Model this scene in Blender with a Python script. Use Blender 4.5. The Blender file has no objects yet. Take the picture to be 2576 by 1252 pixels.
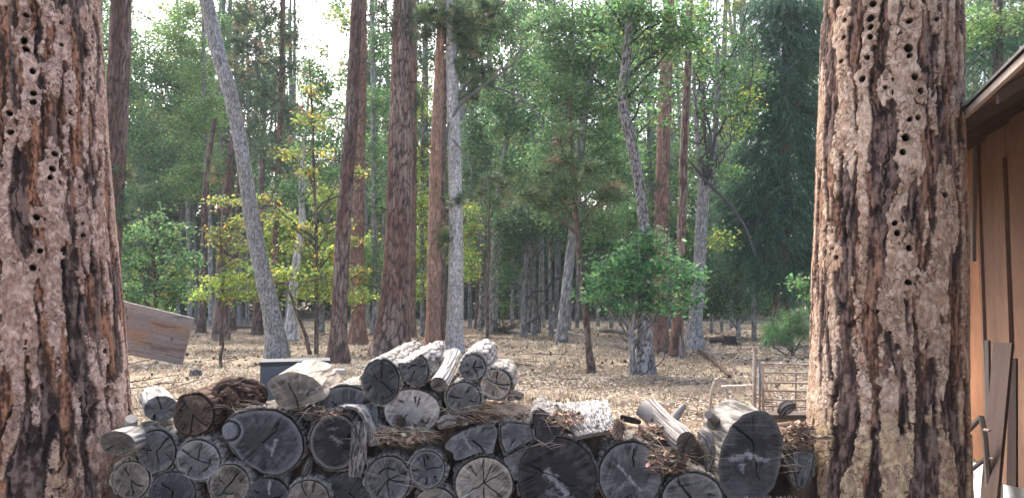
import bpy, math
import numpy as np
from mathutils import Vector
R = math.radians
S = bpy.context.scene
COL = S.collection

# ------------------------------------------------------------------ camera
F, CX, CY = 1930.0, 1288.0, 626.0          # focal length and centre in reference pixels (2576 wide)
CAMH, HOR = 1.6, 735.0
PITCH = math.atan((HOR - CY) / F)
cam = bpy.data.cameras.new('camera')
cam.sensor_width = 36; cam.lens = 36 * F / 2576
cam.clip_start = 0.05; cam.clip_end = 3000
camo = bpy.data.objects.new('camera', cam); COL.objects.link(camo)
camo.location = (0, 0, CAMH); camo.rotation_euler = (R(90) + PITCH, 0, 0)
S.camera = camo

# ------------------------------------------------------------------ light
SUN_EL, SUN_AZ = 52.0, -25.0               # azimuth from +Y, clockwise
w = bpy.data.worlds.new("World"); S.world = w; w.use_nodes = True
nt = w.node_tree
bg = nt.nodes['Background']
sky = nt.nodes.new('ShaderNodeTexSky'); sky.sky_type = 'NISHITA'; sky.sun_disc = False
sky.sun_elevation = R(SUN_EL); sky.sun_rotation = R(SUN_AZ)
sky.dust_density = 6.0; sky.air_density = 0.8; sky.ozone_density = 0.6
nt.links.new(sky.outputs[0], bg.inputs[0]); bg.inputs[1].default_value = 0.15
sl = bpy.data.lights.new('sun', 'SUN'); sl.energy = 1.2; sl.angle = R(16); sl.color = (1, .96, .9)
so = bpy.data.objects.new('sun', sl); COL.objects.link(so)
_d = Vector((math.sin(R(SUN_AZ)) * math.cos(R(SUN_EL)), math.cos(R(SUN_AZ)) * math.cos(R(SUN_EL)), math.sin(R(SUN_EL))))
so.rotation_euler = _d.to_track_quat('Z', 'Y').to_euler()
S.view_settings.view_transform = 'Standard'; S.view_settings.look = 'None'
S.view_settings.exposure = 1.85; S.view_settings.gamma = 1
S.cycles.max_bounces = 8; S.cycles.diffuse_bounces = 4; S.cycles.transmission_bounces = 6
S.cycles.caustics_reflective = False; S.cycles.caustics_refractive = False

# ------------------------------------------------------------------ helpers
CP, SP_ = math.cos(PITCH), math.sin(PITCH)
def at(x, y, d):
    """world point seen at reference pixel x,y and at world depth (Y) d; arrays welcome"""
    x = np.asarray(x, float); y = np.asarray(y, float); d = np.asarray(d, float)
    rx = (x - CX) / F; ru = -(y - CY) / F
    ry = CP - ru * SP_; rz = SP_ + ru * CP
    k = d / ry
    return np.stack(np.broadcast_arrays(rx * k, d, CAMH + rz * k), -1)
def gdep(y):
    ru = -(y - CY) / F
    return -CAMH * (CP - ru * SP_) / (SP_ + ru * CP)
def px(d): return d / F                       # metres per reference pixel at depth d

def hash2(ix, iy, seed):
    h = (ix.astype(np.int64) * 374761393 + iy.astype(np.int64) * 668265263 + seed * 974711) & 0xffffffff
    h = ((h ^ (h >> 13)) * 1274126177) & 0xffffffff
    h = ((h ^ (h >> 16)) * 2246822519) & 0xffffffff
    return ((h ^ (h >> 15)) & 0xffffff) / float(0x1000000)
def vn(u, v, seed=0, pu=None):
    iu = np.floor(u); iv = np.floor(v); fu = u - iu; fv = v - iv
    fu = fu * fu * (3 - 2 * fu); fv = fv * fv * (3 - 2 * fv)
    w0 = (lambda a: np.mod(a, pu)) if pu else (lambda a: a)
    a = hash2(w0(iu), iv, seed); b = hash2(w0(iu + 1), iv, seed)
    c = hash2(w0(iu), iv + 1, seed); d = hash2(w0(iu + 1), iv + 1, seed)
    return (a * (1 - fu) + b * fu) * (1 - fv) + (c * (1 - fu) + d * fu) * fv
def fbm(u, v, seed=0, o=4, pu=None):
    s = 0; a = .5; t = 0
    for i in range(o):
        s = s + a * vn(u, v, seed + i * 17, pu); t += a
        u = u * 2; v = v * 2; a *= .5
        if pu: pu = pu * 2
    return s / t
def worley(u, v, seed=0, pu=None):
    iu = np.floor(u); iv = np.floor(v)
    f1 = np.full(u.shape, 9.); f2 = np.full(u.shape, 9.); idn = np.zeros(u.shape)
    for a in (-1, 0, 1):
        for b in (-1, 0, 1):
            cu = iu + a; cv = iv + b
            wu = np.mod(cu, pu) if pu else cu
            d = np.hypot(cu + hash2(wu, cv, seed) - u, cv + hash2(wu, cv, seed + 5) - v)
            n = d < f1
            f2 = np.where(n, f1, np.minimum(f2, d)); idn = np.where(n, hash2(wu, cv, seed + 9), idn)
            f1 = np.where(n, d, f1)
    return f1, f2, idn
def ss(a, b, x):
    t = np.clip((x - a) / (b - a), 0, 1); return t * t * (3 - 2 * t)
def mixc(a, b, t):
    t = np.asarray(t)[..., None]; return np.asarray(a) * (1 - t) + np.asarray(b) * t

class MB:
    def __init__(s): s.v = []; s.f = []; s.c = []; s.n = 0
    def add(s, v, f, c):
        v = np.asarray(v, float).reshape(-1, 3); f = np.asarray(f, int)
        c = np.asarray(c, float)
        c = np.broadcast_to(c, (len(v), 3)) if c.ndim == 1 else c.reshape(-1, 3)
        s.v.append(v); s.f.append(f + s.n); s.c.append(c); s.n += len(v)
    def grid(s, P, c, wrap=False, flip=False):
        """P: rows x cols x 3"""
        r, k = P.shape[:2]
        i = np.arange(r * k).reshape(r, k)
        if wrap: i = np.concatenate([i, i[:, :1]], 1)
        q = np.stack([i[:-1, :-1], i[:-1, 1:], i[1:, 1:], i[1:, :-1]], -1).reshape(-1, 4)
        if flip: q = q[:, ::-1]
        s.add(P, q, c)
    def tube(s, pts, rad, c, k=6, cap=True):
        pts = np.asarray(pts, float); n = len(pts)
        rad = np.broadcast_to(np.asarray(rad, float), (n,))
        t = np.gradient(pts, axis=0); t /= np.linalg.norm(t, axis=1)[:, None] + 1e-9
        ref = np.where(np.abs(t[:, 2:3]) < .9, [[0, 0, 1.]], [[1., 0, 0]])
        a = np.cross(t, ref); a /= np.linalg.norm(a, axis=1)[:, None] + 1e-9
        b = np.cross(t, a); th = np.arange(k) * 2 * np.pi / k
        P = pts[:, None] + rad[:, None, None] * (np.cos(th)[None, :, None] * a[:, None] + np.sin(th)[None, :, None] * b[:, None])
        s.grid(P, c, wrap=True)
        if cap:
            for e, rg in ((0, P[0]), (n - 1, P[-1])):
                s.add(np.vstack([rg, pts[e:e + 1]]), [(j, (j + 1) % k, k) for j in range(k)], c)
    def box(s, lo, hi, c, M=None):
        x0, y0, z0 = lo; x1, y1, z1 = hi
        v = np.array([(x, y, z) for x in (x0, x1) for y in (y0, y1) for z in (z0, z1)], float)
        if M is not None: v = M(v)
        s.add(v, [(0, 1, 3, 2), (4, 6, 7, 5), (0, 4, 5, 1), (2, 3, 7, 6), (0, 2, 6, 4), (1, 5, 7, 3)], c)
    def build(s, name, mat, parent=None, smooth=False):
        V = np.concatenate(s.v); C = np.concatenate(s.c)
        org = np.zeros(3)
        if parent is not None: org = np.array(parent.location)
        me = bpy.data.meshes.new(name)
        me.vertices.add(len(V)); me.vertices.foreach_set('co', (V - org).ravel().astype(np.float32))
        cnt = np.concatenate([np.full(len(f), f.shape[1]) for f in s.f if len(f)])
        lp = np.concatenate([f.ravel() for f in s.f if len(f)])
        me.loops.add(len(lp)); me.loops.foreach_set('vertex_index', lp.astype(np.int32))
        me.polygons.add(len(cnt))
        me.polygons.foreach_set('loop_start', np.concatenate([[0], np.cumsum(cnt)[:-1]]).astype(np.int32))
        me.polygons.foreach_set('loop_total', cnt.astype(np.int32))
        me.polygons.foreach_set('use_smooth', np.full(len(cnt), smooth))
        at_ = me.attributes.new('Col', 'FLOAT_COLOR', 'POINT')
        at_.data.foreach_set('color', np.concatenate([C, np.ones((len(C), 1))], 1).ravel().astype(np.float32))
        me.update(calc_edges=True); me.validate()
        me.materials.append(mat)
        o = bpy.data.objects.new(name, me); COL.objects.link(o)
        if parent is not None: o.parent = parent
        return o

def thing(name, label, cat, loc, group=None):
    o = bpy.data.objects.new(name, None); COL.objects.link(o)
    o.empty_display_size = .2
    o.location = tuple(float(a) for a in loc)
    o['label'] = label; o['category'] = cat
    if group: o['group'] = group
    return o
def tag(o, label=None, cat=None, group=None, kind=None):
    if label: o['label'] = label
    if cat: o['category'] = cat
    if group: o['group'] = group
    if kind: o['kind'] = kind
    return o

# ------------------------------------------------------------------ materials
def mat_col(name, rough=.9, var=.18, scale=30., bump=0., bscale=60., spec=.2, metal=0.):
    m = bpy.data.materials.new(name); m.use_nodes = True
    n = m.node_tree; b = n.nodes['Principled BSDF']
    a = n.nodes.new('ShaderNodeAttribute'); a.attribute_name = 'Col'
    tc = n.nodes.new('ShaderNodeTexCoord')
    no = n.nodes.new('ShaderNodeTexNoise'); no.inputs['Scale'].default_value = scale; no.inputs['Detail'].default_value = 5
    n.links.new(tc.outputs['Object'], no.inputs['Vector'])
    mr = n.nodes.new('ShaderNodeMapRange')
    mr.inputs['From Min'].default_value = .25; mr.inputs['From Max'].default_value = .75
    mr.inputs['To Min'].default_value = 1 - var; mr.inputs['To Max'].default_value = 1 + var
    n.links.new(no.outputs['Fac'], mr.inputs['Value'])
    mx = n.nodes.new('ShaderNodeMix'); mx.data_type = 'RGBA'; mx.blend_type = 'MULTIPLY'; mx.inputs['Factor'].default_value = 1
    n.links.new(a.outputs['Color'], mx.inputs['A']); n.links.new(mr.outputs[0], mx.inputs['B'])
    n.links.new(mx.outputs['Result'], b.inputs['Base Color'])
    b.inputs['Roughness'].default_value = rough; b.inputs['Specular IOR Level'].default_value = spec
    b.inputs['Metallic'].default_value = metal
    if bump:
        n2 = n.nodes.new('ShaderNodeTexNoise'); n2.inputs['Scale'].default_value = bscale; n2.inputs['Detail'].default_value = 6
        n.links.new(tc.outputs['Object'], n2.inputs['Vector'])
        bp = n.nodes.new('ShaderNodeBump'); bp.inputs['Strength'].default_value = bump; bp.inputs['Distance'].default_value = .01
        n.links.new(n2.outputs['Fac'], bp.inputs['Height']); n.links.new(bp.outputs[0], b.inputs['Normal'])
    return m
def mat_leaf(name, trans=.45):
    m = bpy.data.materials.new(name); m.use_nodes = True
    n = m.node_tree; n.nodes.clear()
    out = n.nodes.new('ShaderNodeOutputMaterial')
    a = n.nodes.new('ShaderNodeAttribute'); a.attribute_name = 'Col'
    b = n.nodes.new('ShaderNodeBsdfPrincipled'); b.inputs['Roughness'].default_value = .55; b.inputs['Specular IOR Level'].default_value = .3
    t = n.nodes.new('ShaderNodeBsdfTranslucent'); mx = n.nodes.new('ShaderNodeMixShader'); mx.inputs[0].default_value = trans
    n.links.new(a.outputs['Color'], b.inputs['Base Color']); n.links.new(a.outputs['Color'], t.inputs['Color'])
    n.links.new(b.outputs[0], mx.inputs[1]); n.links.new(t.outputs[0], mx.inputs[2]); n.links.new(mx.outputs[0], out.inputs[0])
    return m
M_BARK = mat_col('bark', .92, .2, 40, .5, 90)
M_TRUNK = mat_col('trunk_bark', .92, .25, 9, .4, 30)
M_WOOD = mat_col('weathered_wood', .8, .15, 45, .35, 160)
M_FACE = mat_col('cut_wood', .85, .16, 60, .3, 180)
M_LEAF = mat_leaf('leaves', .42)
M_NEED = mat_leaf('needles', .25)
M_LIT = mat_col('leaf_litter', .85, .2, 25)
M_PLY = mat_col('plywood', .75, .14, 9, .15, 70, .3)
M_METAL = mat_col('painted_metal', .55, .12, 14, .08, 60, .2)
M_TWIG = mat_col('twigs', .9, .2, 12)

# ------------------------------------------------------------------ ground
rng = np.random.default_rng(7)
def gz(x, y):
    return (fbm(x / 3.1 + 40, y / 3.1 + 40, 3, 3) - .5) * .12 * np.clip((y - 5) / 4, 0, 1)
xs = np.concatenate([np.linspace(-400, -42, 12), np.linspace(-40, 40, 321), np.linspace(42, 400, 12)])
ys = np.concatenate([np.linspace(-40, 2, 10), np.linspace(3, 45, 250), np.linspace(46, 90, 40), np.linspace(100, 600, 12)])
X, Y = np.meshgrid(xs, ys)
Z = gz(X, Y)
n1 = fbm(X / 2.6, Y / 2.0, 11, 4); n2 = fbm(X / .35, Y / .35, 12, 3)
gc = mixc((.125, .090, .066), (.35, .285, .20), ss(.38, .62, n1 * .65 + n2 * .35))
g = MB(); g.grid(np.stack([X, Y, Z], -1), gc)
tag(g.build('ground', mat_col('forest_floor', .95, .45, 11, .8, 24), None, True), kind='structure')

def inview(n, y0, y1, pw=1.0, m=.72):
    """random ground points inside the camera wedge"""
    Yp = y0 + (y1 - y0) * rng.random(n) ** pw
    Xp = (rng.random(n) * 2 - 1) * m * Yp
    return Xp, Yp
def rot_frames(n, flat=0.):
    a = rng.normal(size=(n, 3)); a[:, 2] *= (1 - flat); a /= np.linalg.norm(a, axis=1)[:, None]
    up = rng.normal(size=(n, 3)) * (1 - flat) ; up[:, 2] += flat * 2.2
    b = np.cross(a, up); b /= np.linalg.norm(b, axis=1)[:, None] + 1e-9
    c = np.cross(a, b)
    return a, b, c
def leafquads(mb, P, size, col, flat=0., asp=.55, fold=.12):
    n = len(P); a, b, c = rot_frames(n, flat)
    L = (size * (.65 + .7 * rng.random(n)))[:, None]; W = L * asp
    v = np.stack([P - a * L * .5, P + b * W * .5 - a * L * .05 + c * L * fold, P + a * L * .5, P - b * W * .5 - a * L * .05 + c * L * fold], 1)
    mb.add(v, np.arange(4 * n).reshape(n, 4), np.repeat(col, 4, 0))
def pal(n, cols, wts, jit=.2):
    k = rng.choice(len(cols), n, p=np.array(wts) / sum(wts))
    return np.asarray(cols)[k] * (1 + jit * (rng.random((n, 1)) * 2 - 1)) * (1 + .08 * rng.normal(size=(n, 3)))

mb = MB()
LC = [(.39, .32, .225), (.48, .41, .30), (.31, .235, .16), (.16, .12, .085), (.30, .21, .135), (.53, .47, .365)]
for n, a, b, s in ((46000, 7., 16., .062), (36000, 14., 26., .082), (16000, 24., 45., .13)):
    Xp, Yp = inview(n, a, b, .8)
    k = fbm(Xp / 1.7, Yp / 1.3, 21, 3)
    keep = rng.random(n) < ss(.25, .6, k) * .8 + .25
    Xp, Yp = Xp[keep], Yp[keep]
    P = np.stack([Xp, Yp, gz(Xp, Yp) + .012 + .02 * rng.random(len(Xp))], -1)
    leafquads(mb, P, s, pal(len(P), LC, (3, 2.6, 2.0, 1.2, .7, 1.3)) * (.75 + .5 * ss(.35, .62, fbm(Xp / 3.4, Yp / 2.2, 23, 3)))[:, None], .8, .6, .2)
Xp, Yp = inview(2000, 7.5, 32., .8); sel = fbm(Xp / 1.1 + 5, Yp / 1.1, 41, 3) > .53; Xp, Yp = Xp[sel], Yp[sel]
P = np.stack([Xp, Yp, gz(Xp, Yp) + .03], -1)                # dark cones and bark bits
for j in range(3): leafquads(mb, P + rng.normal(size=P.shape) * .012, .075, pal(len(P), [(.09, .066, .05), (.15, .11, .08)], (1, 1)), .3, .8, .3)
tag(mb.build('fallen_leaves', M_LIT), 'tan and brown fallen leaves covering the forest floor', 'leaves', kind='stuff')
# dry grass wisps
mb = MB()
Xp, Yp = inview(4200, 8., 34., .9)
k = fbm(Xp / 2.3 + 9, Yp / 1.6, 31, 3); sel = k > .52
Xp, Yp = Xp[sel], Yp[sel]
for j in range(9):
    n = len(Xp); bx = Xp + rng.normal(size=n) * .06; by = Yp + rng.normal(size=n) * .06
    h = .06 + .14 * rng.random(n); B = np.stack([bx, by, gz(bx, by)], -1)
    T = B + np.stack([rng.normal(size=n) * .07, rng.normal(size=n) * .07, h], -1)
    sd = np.stack([np.full(n, .005), np.zeros(n), np.zeros(n)], -1)
    mb.add(np.stack([B - sd, B + sd, T], 1), np.arange(3 * n).reshape(n, 3), np.repeat(pal(n, [(.40, .34, .24), (.33, .26, .17)], (1, 1)), 3, 0))
tag(mb.build('dry_grass', M_LIT), 'thin straw coloured dry grass wisps on the forest floor', 'grass', kind='stuff')

# ------------------------------------------------------------------ near ponderosa trunks
def near_trunk(name, label, line, d, seed, warm, holes, PT=.50, WARM=.6):
    """line: (x, y, halfwidth) in reference pixels"""
    ya = np.array([p[1] for p in line], float); xa = np.array([p[0] for p in line], float); wa = np.array([p[2] for p in line], float)
    NR = 1000
    yr = np.linspace(ya[0], ya[-1], NR)
    sm = lambda a: np.convolve(np.pad(np.interp(yr, ya, a), 60, 'edge'), np.ones(121) / 121, 'valid')
    xr, wr = sm(xa), sm(wa)
    C = at(xr, yr, d); rad = wr * px(d)
    circ = 2 * math.pi * .4
    nc = 780
    th = np.arange(nc) * 2 * np.pi / nc
    TH, ZZ = np.meshgrid(th, C[:, 2])
    U = TH / (2 * np.pi) * circ
    hf = fbm(U / circ * 90, ZZ / .035, seed + 6, 4, 90)
    mf = fbm(U / circ * 34, ZZ / .16, seed + 7, 3, 34)
    grain = fbm(U / circ * 130, ZZ / .10, seed + 15, 4, 130)
    fine = fbm(U / circ * 220, ZZ / .018, seed + 10, 3, 220)
    big = fbm(U / circ * 6, ZZ / .5, seed + 12, 3, 6)
    wob = .75 * (fbm(U / circ * 7, ZZ / .55, seed + 1, 3, 7) - .5) + .22 * (hf - .5) + .16 * (mf - .5)
    # long plates with furrows between
    mean_ = 1.5 * (fbm(U / circ * 6, ZZ / .50, seed + 71, 3, 6) - .5) + .8 * (vn(U / circ * 13, ZZ / .33, seed + 72, 13) - .5) + .5 * wob
    lane = .5 + .5 * np.sin(2 * np.pi * (13 * U / circ + mean_))
    pm = .70 * fbm(U / circ * 60 + 3.2 * wob, ZZ / .50 + .6 * wob, seed + 16, 2, 60) + .30 * (.22 + .60 * lane)
    brk_ = np.abs(fbm(U / circ * 22, ZZ / .13 + 1.2 * hf, seed + 61, 2, 22) - .5); pm = pm - .10 * (1 - ss(.0, .035, brk_))
    pm = pm + .10 * (hf - .5) + .10 * (mf - .5)
    for hx, hy, hr in holes:                               # the drilled spots all lie in flaked plates
        r0 = int(np.argmin(np.abs(yr - hy))); s_ = np.clip((hx - xr[r0]) / wr[r0], -.97, .97)
        hth = (-math.pi / 2 - math.atan2(C[r0, 0], d) + math.asin(s_)) % (2 * math.pi)
        i0, i1 = max(0, r0 - 60), min(NR, r0 + 61)
        dth = (TH[i0:i1] - hth + np.pi) % (2 * np.pi) - np.pi
        pm[i0:i1] = np.maximum(pm[i0:i1], .80 * np.exp(-((dth * rad[r0] / .056) ** 2 + ((ZZ[i0:i1] - C[r0, 2]) / .11) ** 2)) + .40 * (hf[i0:i1] - .5) + .3 * (mf[i0:i1] - .5))
    # jigsaw flakes with curling edges
    fw = U / circ * 84 + 3.0 * (fbm(U / circ * 60, ZZ / .045, seed + 8, 3, 60) - .5)
    g1, g2, gid = worley(fw, ZZ / .034 + 2.4 * (fbm(U / circ * 60, ZZ / .045, seed + 18, 3, 60) - .5), seed + 9, 84)
    pm = pm + .045 * (gid - .5)
    plate = ss(PT - .012, PT + .012, pm)
    crk = (1 - ss(.02, .13, g2 - g1)) * ss(.38, .50, fbm(U / circ * 30, ZZ / .08, seed + 19, 3, 30))
    rim = np.exp(-((pm - PT) / .022) ** 2)
    # deep cracks meander inside the furrows
    cr = np.abs(fbm(U / circ * 36 + 2.6 * wob, ZZ / .60 + .5 * wob, seed + 21, 3, 36) - .5)
    crack = (1 - ss(.012, .035, cr)) * (1 - plate * .8) * ss(.40, .5, mf * .5 + big * .5 + .1)
    disp = -.014 + .011 * plate + plate * (.0022 * gid - .003 * crk) + (1 - plate) * (.016 * (grain - .5) + .012 * (hf - .5)) - .014 * crack + .002 * (fine - .5) + .018 * (fbm(U / circ * 10, ZZ / .5, seed + 44, 2, 10) - .5)
    pale, tan, org, yel = [np.array(c) for c in warm]
    pc = mixc(tan * .85, pale, ss(.34, .64, gid * .34 + big * .40 + .26 * hf))
    pc = mixc(pc, org * 1.3, ss(.86, .93, gid) * .55)
    pc = mixc(pc, yel, ss(.5, .64, vn(U / circ * 5, ZZ / .4, seed + 13, 5)) * ss(.40, .6, gid * .5 + mf * .5) * ss(1.45, .95, ZZ) * .55)
    pc = pc * (.80 + .40 * ss(.3, .7, fine))[..., None]
    pc = mixc(pc, np.array((.10, .055, .040)), crk * .88)
    oc = mixc((.048, .031, .026), (.215, .150, .122), ss(.40, .62, grain * .5 + fine * .22 + hf * .28))
    oc = mixc(oc, org[None, None] * (.35 + 1.5 * ss(.36, .66, grain * .6 + fine * .4))[..., None], ss(.47, .60, fbm(U / circ * 44 + 2 * wob, ZZ / .7, seed + 14, 3, 44)) * WARM)
    col = mixc(oc, pc, plate)
    col = mixc(col, np.array((.085, .048, .038)), rim * .55 * (1 - plate))
    col = mixc(col, np.array((.024, .017, .016)), crack * .85)
    # woodpecker holes
    thc = np.arange(nc) * 2 * np.pi / nc
    for hx, hy, hr in holes:
        r0 = int(np.argmin(np.abs(yr - hy)))
        s = np.clip((hx - xr[r0]) / wr[r0], -.97, .97)
        view = math.atan2(-C[r0, 0], d)                   # direction back to the camera
        hth = (-math.pi / 2 + math.atan2(C[r0, 0], d) * -1 + math.asin(s)) % (2 * math.pi)
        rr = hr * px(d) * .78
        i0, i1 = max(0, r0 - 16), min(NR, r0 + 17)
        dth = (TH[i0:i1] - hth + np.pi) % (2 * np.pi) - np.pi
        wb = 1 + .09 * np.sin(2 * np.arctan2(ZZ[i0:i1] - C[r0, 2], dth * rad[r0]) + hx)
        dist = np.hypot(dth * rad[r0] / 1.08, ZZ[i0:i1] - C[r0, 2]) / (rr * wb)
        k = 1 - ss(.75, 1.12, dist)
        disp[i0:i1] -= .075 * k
        col[i0:i1] = mixc(col[i0:i1], np.array((.018, .012, .010)), 1 - ss(1.0, 1.28, dist))  # hole shade painted near black, past the rim to hide its highlight
    RR = rad[:, None] + disp
    P = np.stack([C[:, 0:1] + RR * np.cos(TH), C[:, 1:2] + RR * np.sin(TH), ZZ], -1)
    base = C[-1]
    t = thing(name, label, 'tree', (base[0], base[1], 0))
    m = MB(); m.grid(P, col, wrap=True, flip=True)
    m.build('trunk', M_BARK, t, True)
    return t

HL = [(26,17,5),(23,48,6),(65,90,7),(140,90,6),(132,3,5),(62,150,9),(140,143,6),(66,170,8),(80,219,8),(213,17,4),(193,60,5),(208,75,4),(211,95,5),(210,108,4),
      (204,183,5),(205,204,5),(158,228,4),(160,253,5),(82,272,8),(82,293,8),(35,323,8),(162,303,7),(38,367,8),(128,408,8),(123,445,8),(119,466,7),(182,482,5),(231,492,4),
      (92,561,8),(188,570,5),(190,597,7),(208,228,4),(100,638,7),(86,678,8),(238,877,7)]
HR = [(2191,2,6),(2193,33,9),(2203,57,9),(2139,77,7),(2198,90,10),(2136,118,7),(2198,111,8),(2197,135,8),(2328,33,7),(2330,57,6),(2338,106,7),(2281,110,8),(2131,175,7),
      (2190,182,7),(2279,172,11),(2281,191,7),(2179,230,9),(2292,239,9),(2230,259,5),(2304,272,8),(2281,337,7),(2298,333,7),(2272,379,10),(2266,413,8),(2383,289,5),
      (2396,436,4),(2395,471,4),(2356,510,8),(2249,575,7),(2254,598,8),(2279,634,8),(2119,651,7),(2277,712,8),(2352,480,4)]
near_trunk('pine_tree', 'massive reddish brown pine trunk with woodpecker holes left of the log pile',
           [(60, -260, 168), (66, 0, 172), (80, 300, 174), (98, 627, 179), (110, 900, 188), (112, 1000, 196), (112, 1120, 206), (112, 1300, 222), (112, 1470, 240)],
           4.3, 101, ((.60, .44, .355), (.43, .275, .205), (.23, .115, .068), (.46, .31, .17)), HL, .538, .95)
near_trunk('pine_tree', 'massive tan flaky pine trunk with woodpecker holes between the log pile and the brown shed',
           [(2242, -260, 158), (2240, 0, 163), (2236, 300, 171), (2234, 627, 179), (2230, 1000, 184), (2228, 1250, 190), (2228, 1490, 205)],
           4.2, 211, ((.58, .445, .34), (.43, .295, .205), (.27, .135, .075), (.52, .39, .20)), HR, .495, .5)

# ------------------------------------------------------------------ trees
def spline(pts, n):
    pts = np.asarray(pts, float)
    t = np.concatenate([[0], np.cumsum(np.linalg.norm(np.diff(pts[:, :2], axis=0), axis=1) + 1e-6)]); t /= t[-1]
    tt = np.linspace(0, 1, n)
    m = np.gradient(pts, t, axis=0) if len(pts) > 2 else np.repeat((pts[1:] - pts[:1]), 2, 0)
    i = np.clip(np.searchsorted(t, tt, 'right') - 1, 0, len(pts) - 2)
    h = (t[i + 1] - t[i])[:, None]; s = ((tt - t[i]) / h[:, 0])[:, None]
    return (2*s**3-3*s**2+1)*pts[i] + (s**3-2*s**2+s)*h*m[i] + (-2*s**3+3*s**2)*pts[i+1] + (s**3-s**2)*h*m[i+1]

BK = {  # ridge colour, furrow colour, accent colour, cell width, cell height, relief
 'pine':  ((.285, .21, .168), (.062, .044, .037), (.21, .115, .085), .085, .48, .024),
 'red':   ((.285, .185, .138), (.115, .074, .062), (.27, .145, .10), .06, .36, .012),
 'orange': ((.40, .26, .19), (.22, .14, .105), (.42, .24, .155), .06, .36, .010),
 'dark':  ((.215, .165, .138), (.052, .040, .034), (.155, .092, .072), .07, .42, .018),
 'grey':  ((.34, .328, .305), (.125, .122, .118), (.42, .42, .41), .035, .10, .008),
 'white': ((.58, .565, .535), (.25, .245, .235), (.70, .69, .67), .035, .10, .008),
 'black': ((.30, .285, .27), (.045, .042, .040), (.42, .41, .40), .05, .09, .010),
 'shade': ((.26, .255, .245), (.11, .106, .10), (.32, .315, .305), .05, .14, .006),
}
def trunk_mesh(m, line, d, style, seed, flare=True):
    line = np.asarray(line, float)
    L = abs(line[0, 1] - line[-1, 1]) * px(d)
    far = d > 24
    nr = int(np.clip(L / (.05 if not far else .10), 12, 380))
    q = spline(line, nr)
    C = at(q[:, 0], q[:, 1], d); rad = q[:, 2] * .5 * px(d)
    nc = int(np.clip(2 * np.pi * rad.max() / (.025 if not far else .05), 12, 110))
    th = np.arange(nc) * 2 * np.pi / nc
    TH, ZZ = np.meshgrid(th, C[:, 2])
    rc, fc, ac, cw, ch, rel = BK[style]
    circ = 2 * np.pi * np.median(rad); k = max(6, int(round(circ / cw)))
    U = TH / (2 * np.pi) * k
    f1, f2, cid = worley(U + 2.2 * (fbm(TH / (2*np.pi) * 8, ZZ / .35, seed, 3, 8) - .5), ZZ / ch + .9 * (fbm(TH / (2*np.pi) * 12, ZZ / .25, seed + 1, 3, 12) - .5), seed + 2, k)
    e = ss(.04, .30, f2 - f1 + .2 * (vn(TH / (2*np.pi) * 64, ZZ / .05, seed + 3, 64) - .5))
    big = fbm(TH / (2 * np.pi) * 5, ZZ / 1.1, seed + 4, 3, 5)
    col = mixc(fc, mixc(rc, ac, ss(.4, .7, big)) * (.55 + .5 * cid + .4 * fbm(TH / (2*np.pi) * 40, ZZ / .06, seed + 8, 3, 40))[..., None], e)
    lump = 1 + .10 * (fbm(TH / (2*np.pi) * 4, ZZ / .8, seed + 6, 2, 4) - .5)
    zrel = np.clip((C[:, 2] - .0) / (3.2 * rad[-8:].mean() + .25), 0, 1) if flare else np.ones(nr)
    butt = (1 - zrel) ** 2
    RR = rad[:, None] * lump * (1 + butt[:, None] * (.22 + .35 * (vn(TH / (2*np.pi) * 6, ZZ * 0 + .5, seed + 7, 6) - .35))) + rel * (e - 1)
    P = np.stack([C[:, 0:1] + RR * np.cos(TH), C[:, 1:2] + RR * np.sin(TH), ZZ], -1)
    m.grid(P, col, wrap=True, flip=True)
    return C, rad

def branch(m, p0, p1, r0, r1, col, sag=.1, seed=0, sub=0, out=None):
    r = np.random.default_rng(seed); p0 = np.asarray(p0, float); p1 = np.asarray(p1, float)
    L = np.linalg.norm(p1 - p0); n = int(np.clip(L / .18, 5, 16))
    t = np.linspace(0, 1, n)[:, None]
    P = p0 + (p1 - p0) * t
    wob = np.cumsum(r.normal(size=(n, 3)), 0); wob -= wob[:1] + (wob[-1:] - wob[:1]) * t
    P = P + wob * L * .035; P[:, 2] += sag * L * np.sin(np.pi * t[:, 0])
    m.tube(P, r0 + (r1 - r0) * t[:, 0], col, 5, False)
    for k in range(sub):
        i = int(r.integers(n // 3, n))
        dr = r.normal(size=3); dr[2] += .3
        dr = dr / np.linalg.norm(dr) * L * (.2 + .3 * r.random()) + (p1 - p0) * .15
        branch(m, P[min(i, n - 1)], P[min(i, n - 1)] + dr, max(r1, r0 * .4), r1 * .5, col, 0, seed * 7 + k + 1, 0)

DL, DN, DC = 11.0, 4.5, 6.0                  # overall density of leaves, needles, cedar sprays
G_MID = ([(.050, .108, .044), (.074, .142, .054), (.108, .172, .066), (.16, .17, .05)], (3, 4, 2, .35))
G_LIGHT = ([(.085, .160, .055), (.12, .20, .070), (.16, .22, .07), (.22, .22, .06)], (3, 4, 2, .5))
G_DARK = ([(.040, .085, .040), (.058, .11, .048), (.080, .13, .055)], (3, 3, 1))
G_YEL = ([(.12, .16, .045), (.20, .21, .05), (.38, .27, .06), (.36, .20, .06), (.085, .14, .05)], (3, 3, 1.5, .4, 3.5))
G_YG = ([(.11, .18, .05), (.17, .22, .055), (.24, .25, .05), (.40, .30, .05)], (4, 3, 1.5, .5))
G_PINE = ([(.050, .085, .050), (.075, .115, .062), (.11, .14, .075), (.24, .15, .085)], (4, 3, 1.2, .5))
G_PINEB = ([(.065, .11, .050), (.095, .145, .062), (.14, .175, .080), (.22, .18, .105)], (4, 3, 2, .6))
G_YPINE = ([(.13, .23, .10), (.18, .29, .12), (.24, .33, .16)], (3, 3, 1))
G_CED = ([(.045, .115, .068), (.065, .15, .085), (.095, .19, .105)], (3, 3, 1))

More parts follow.
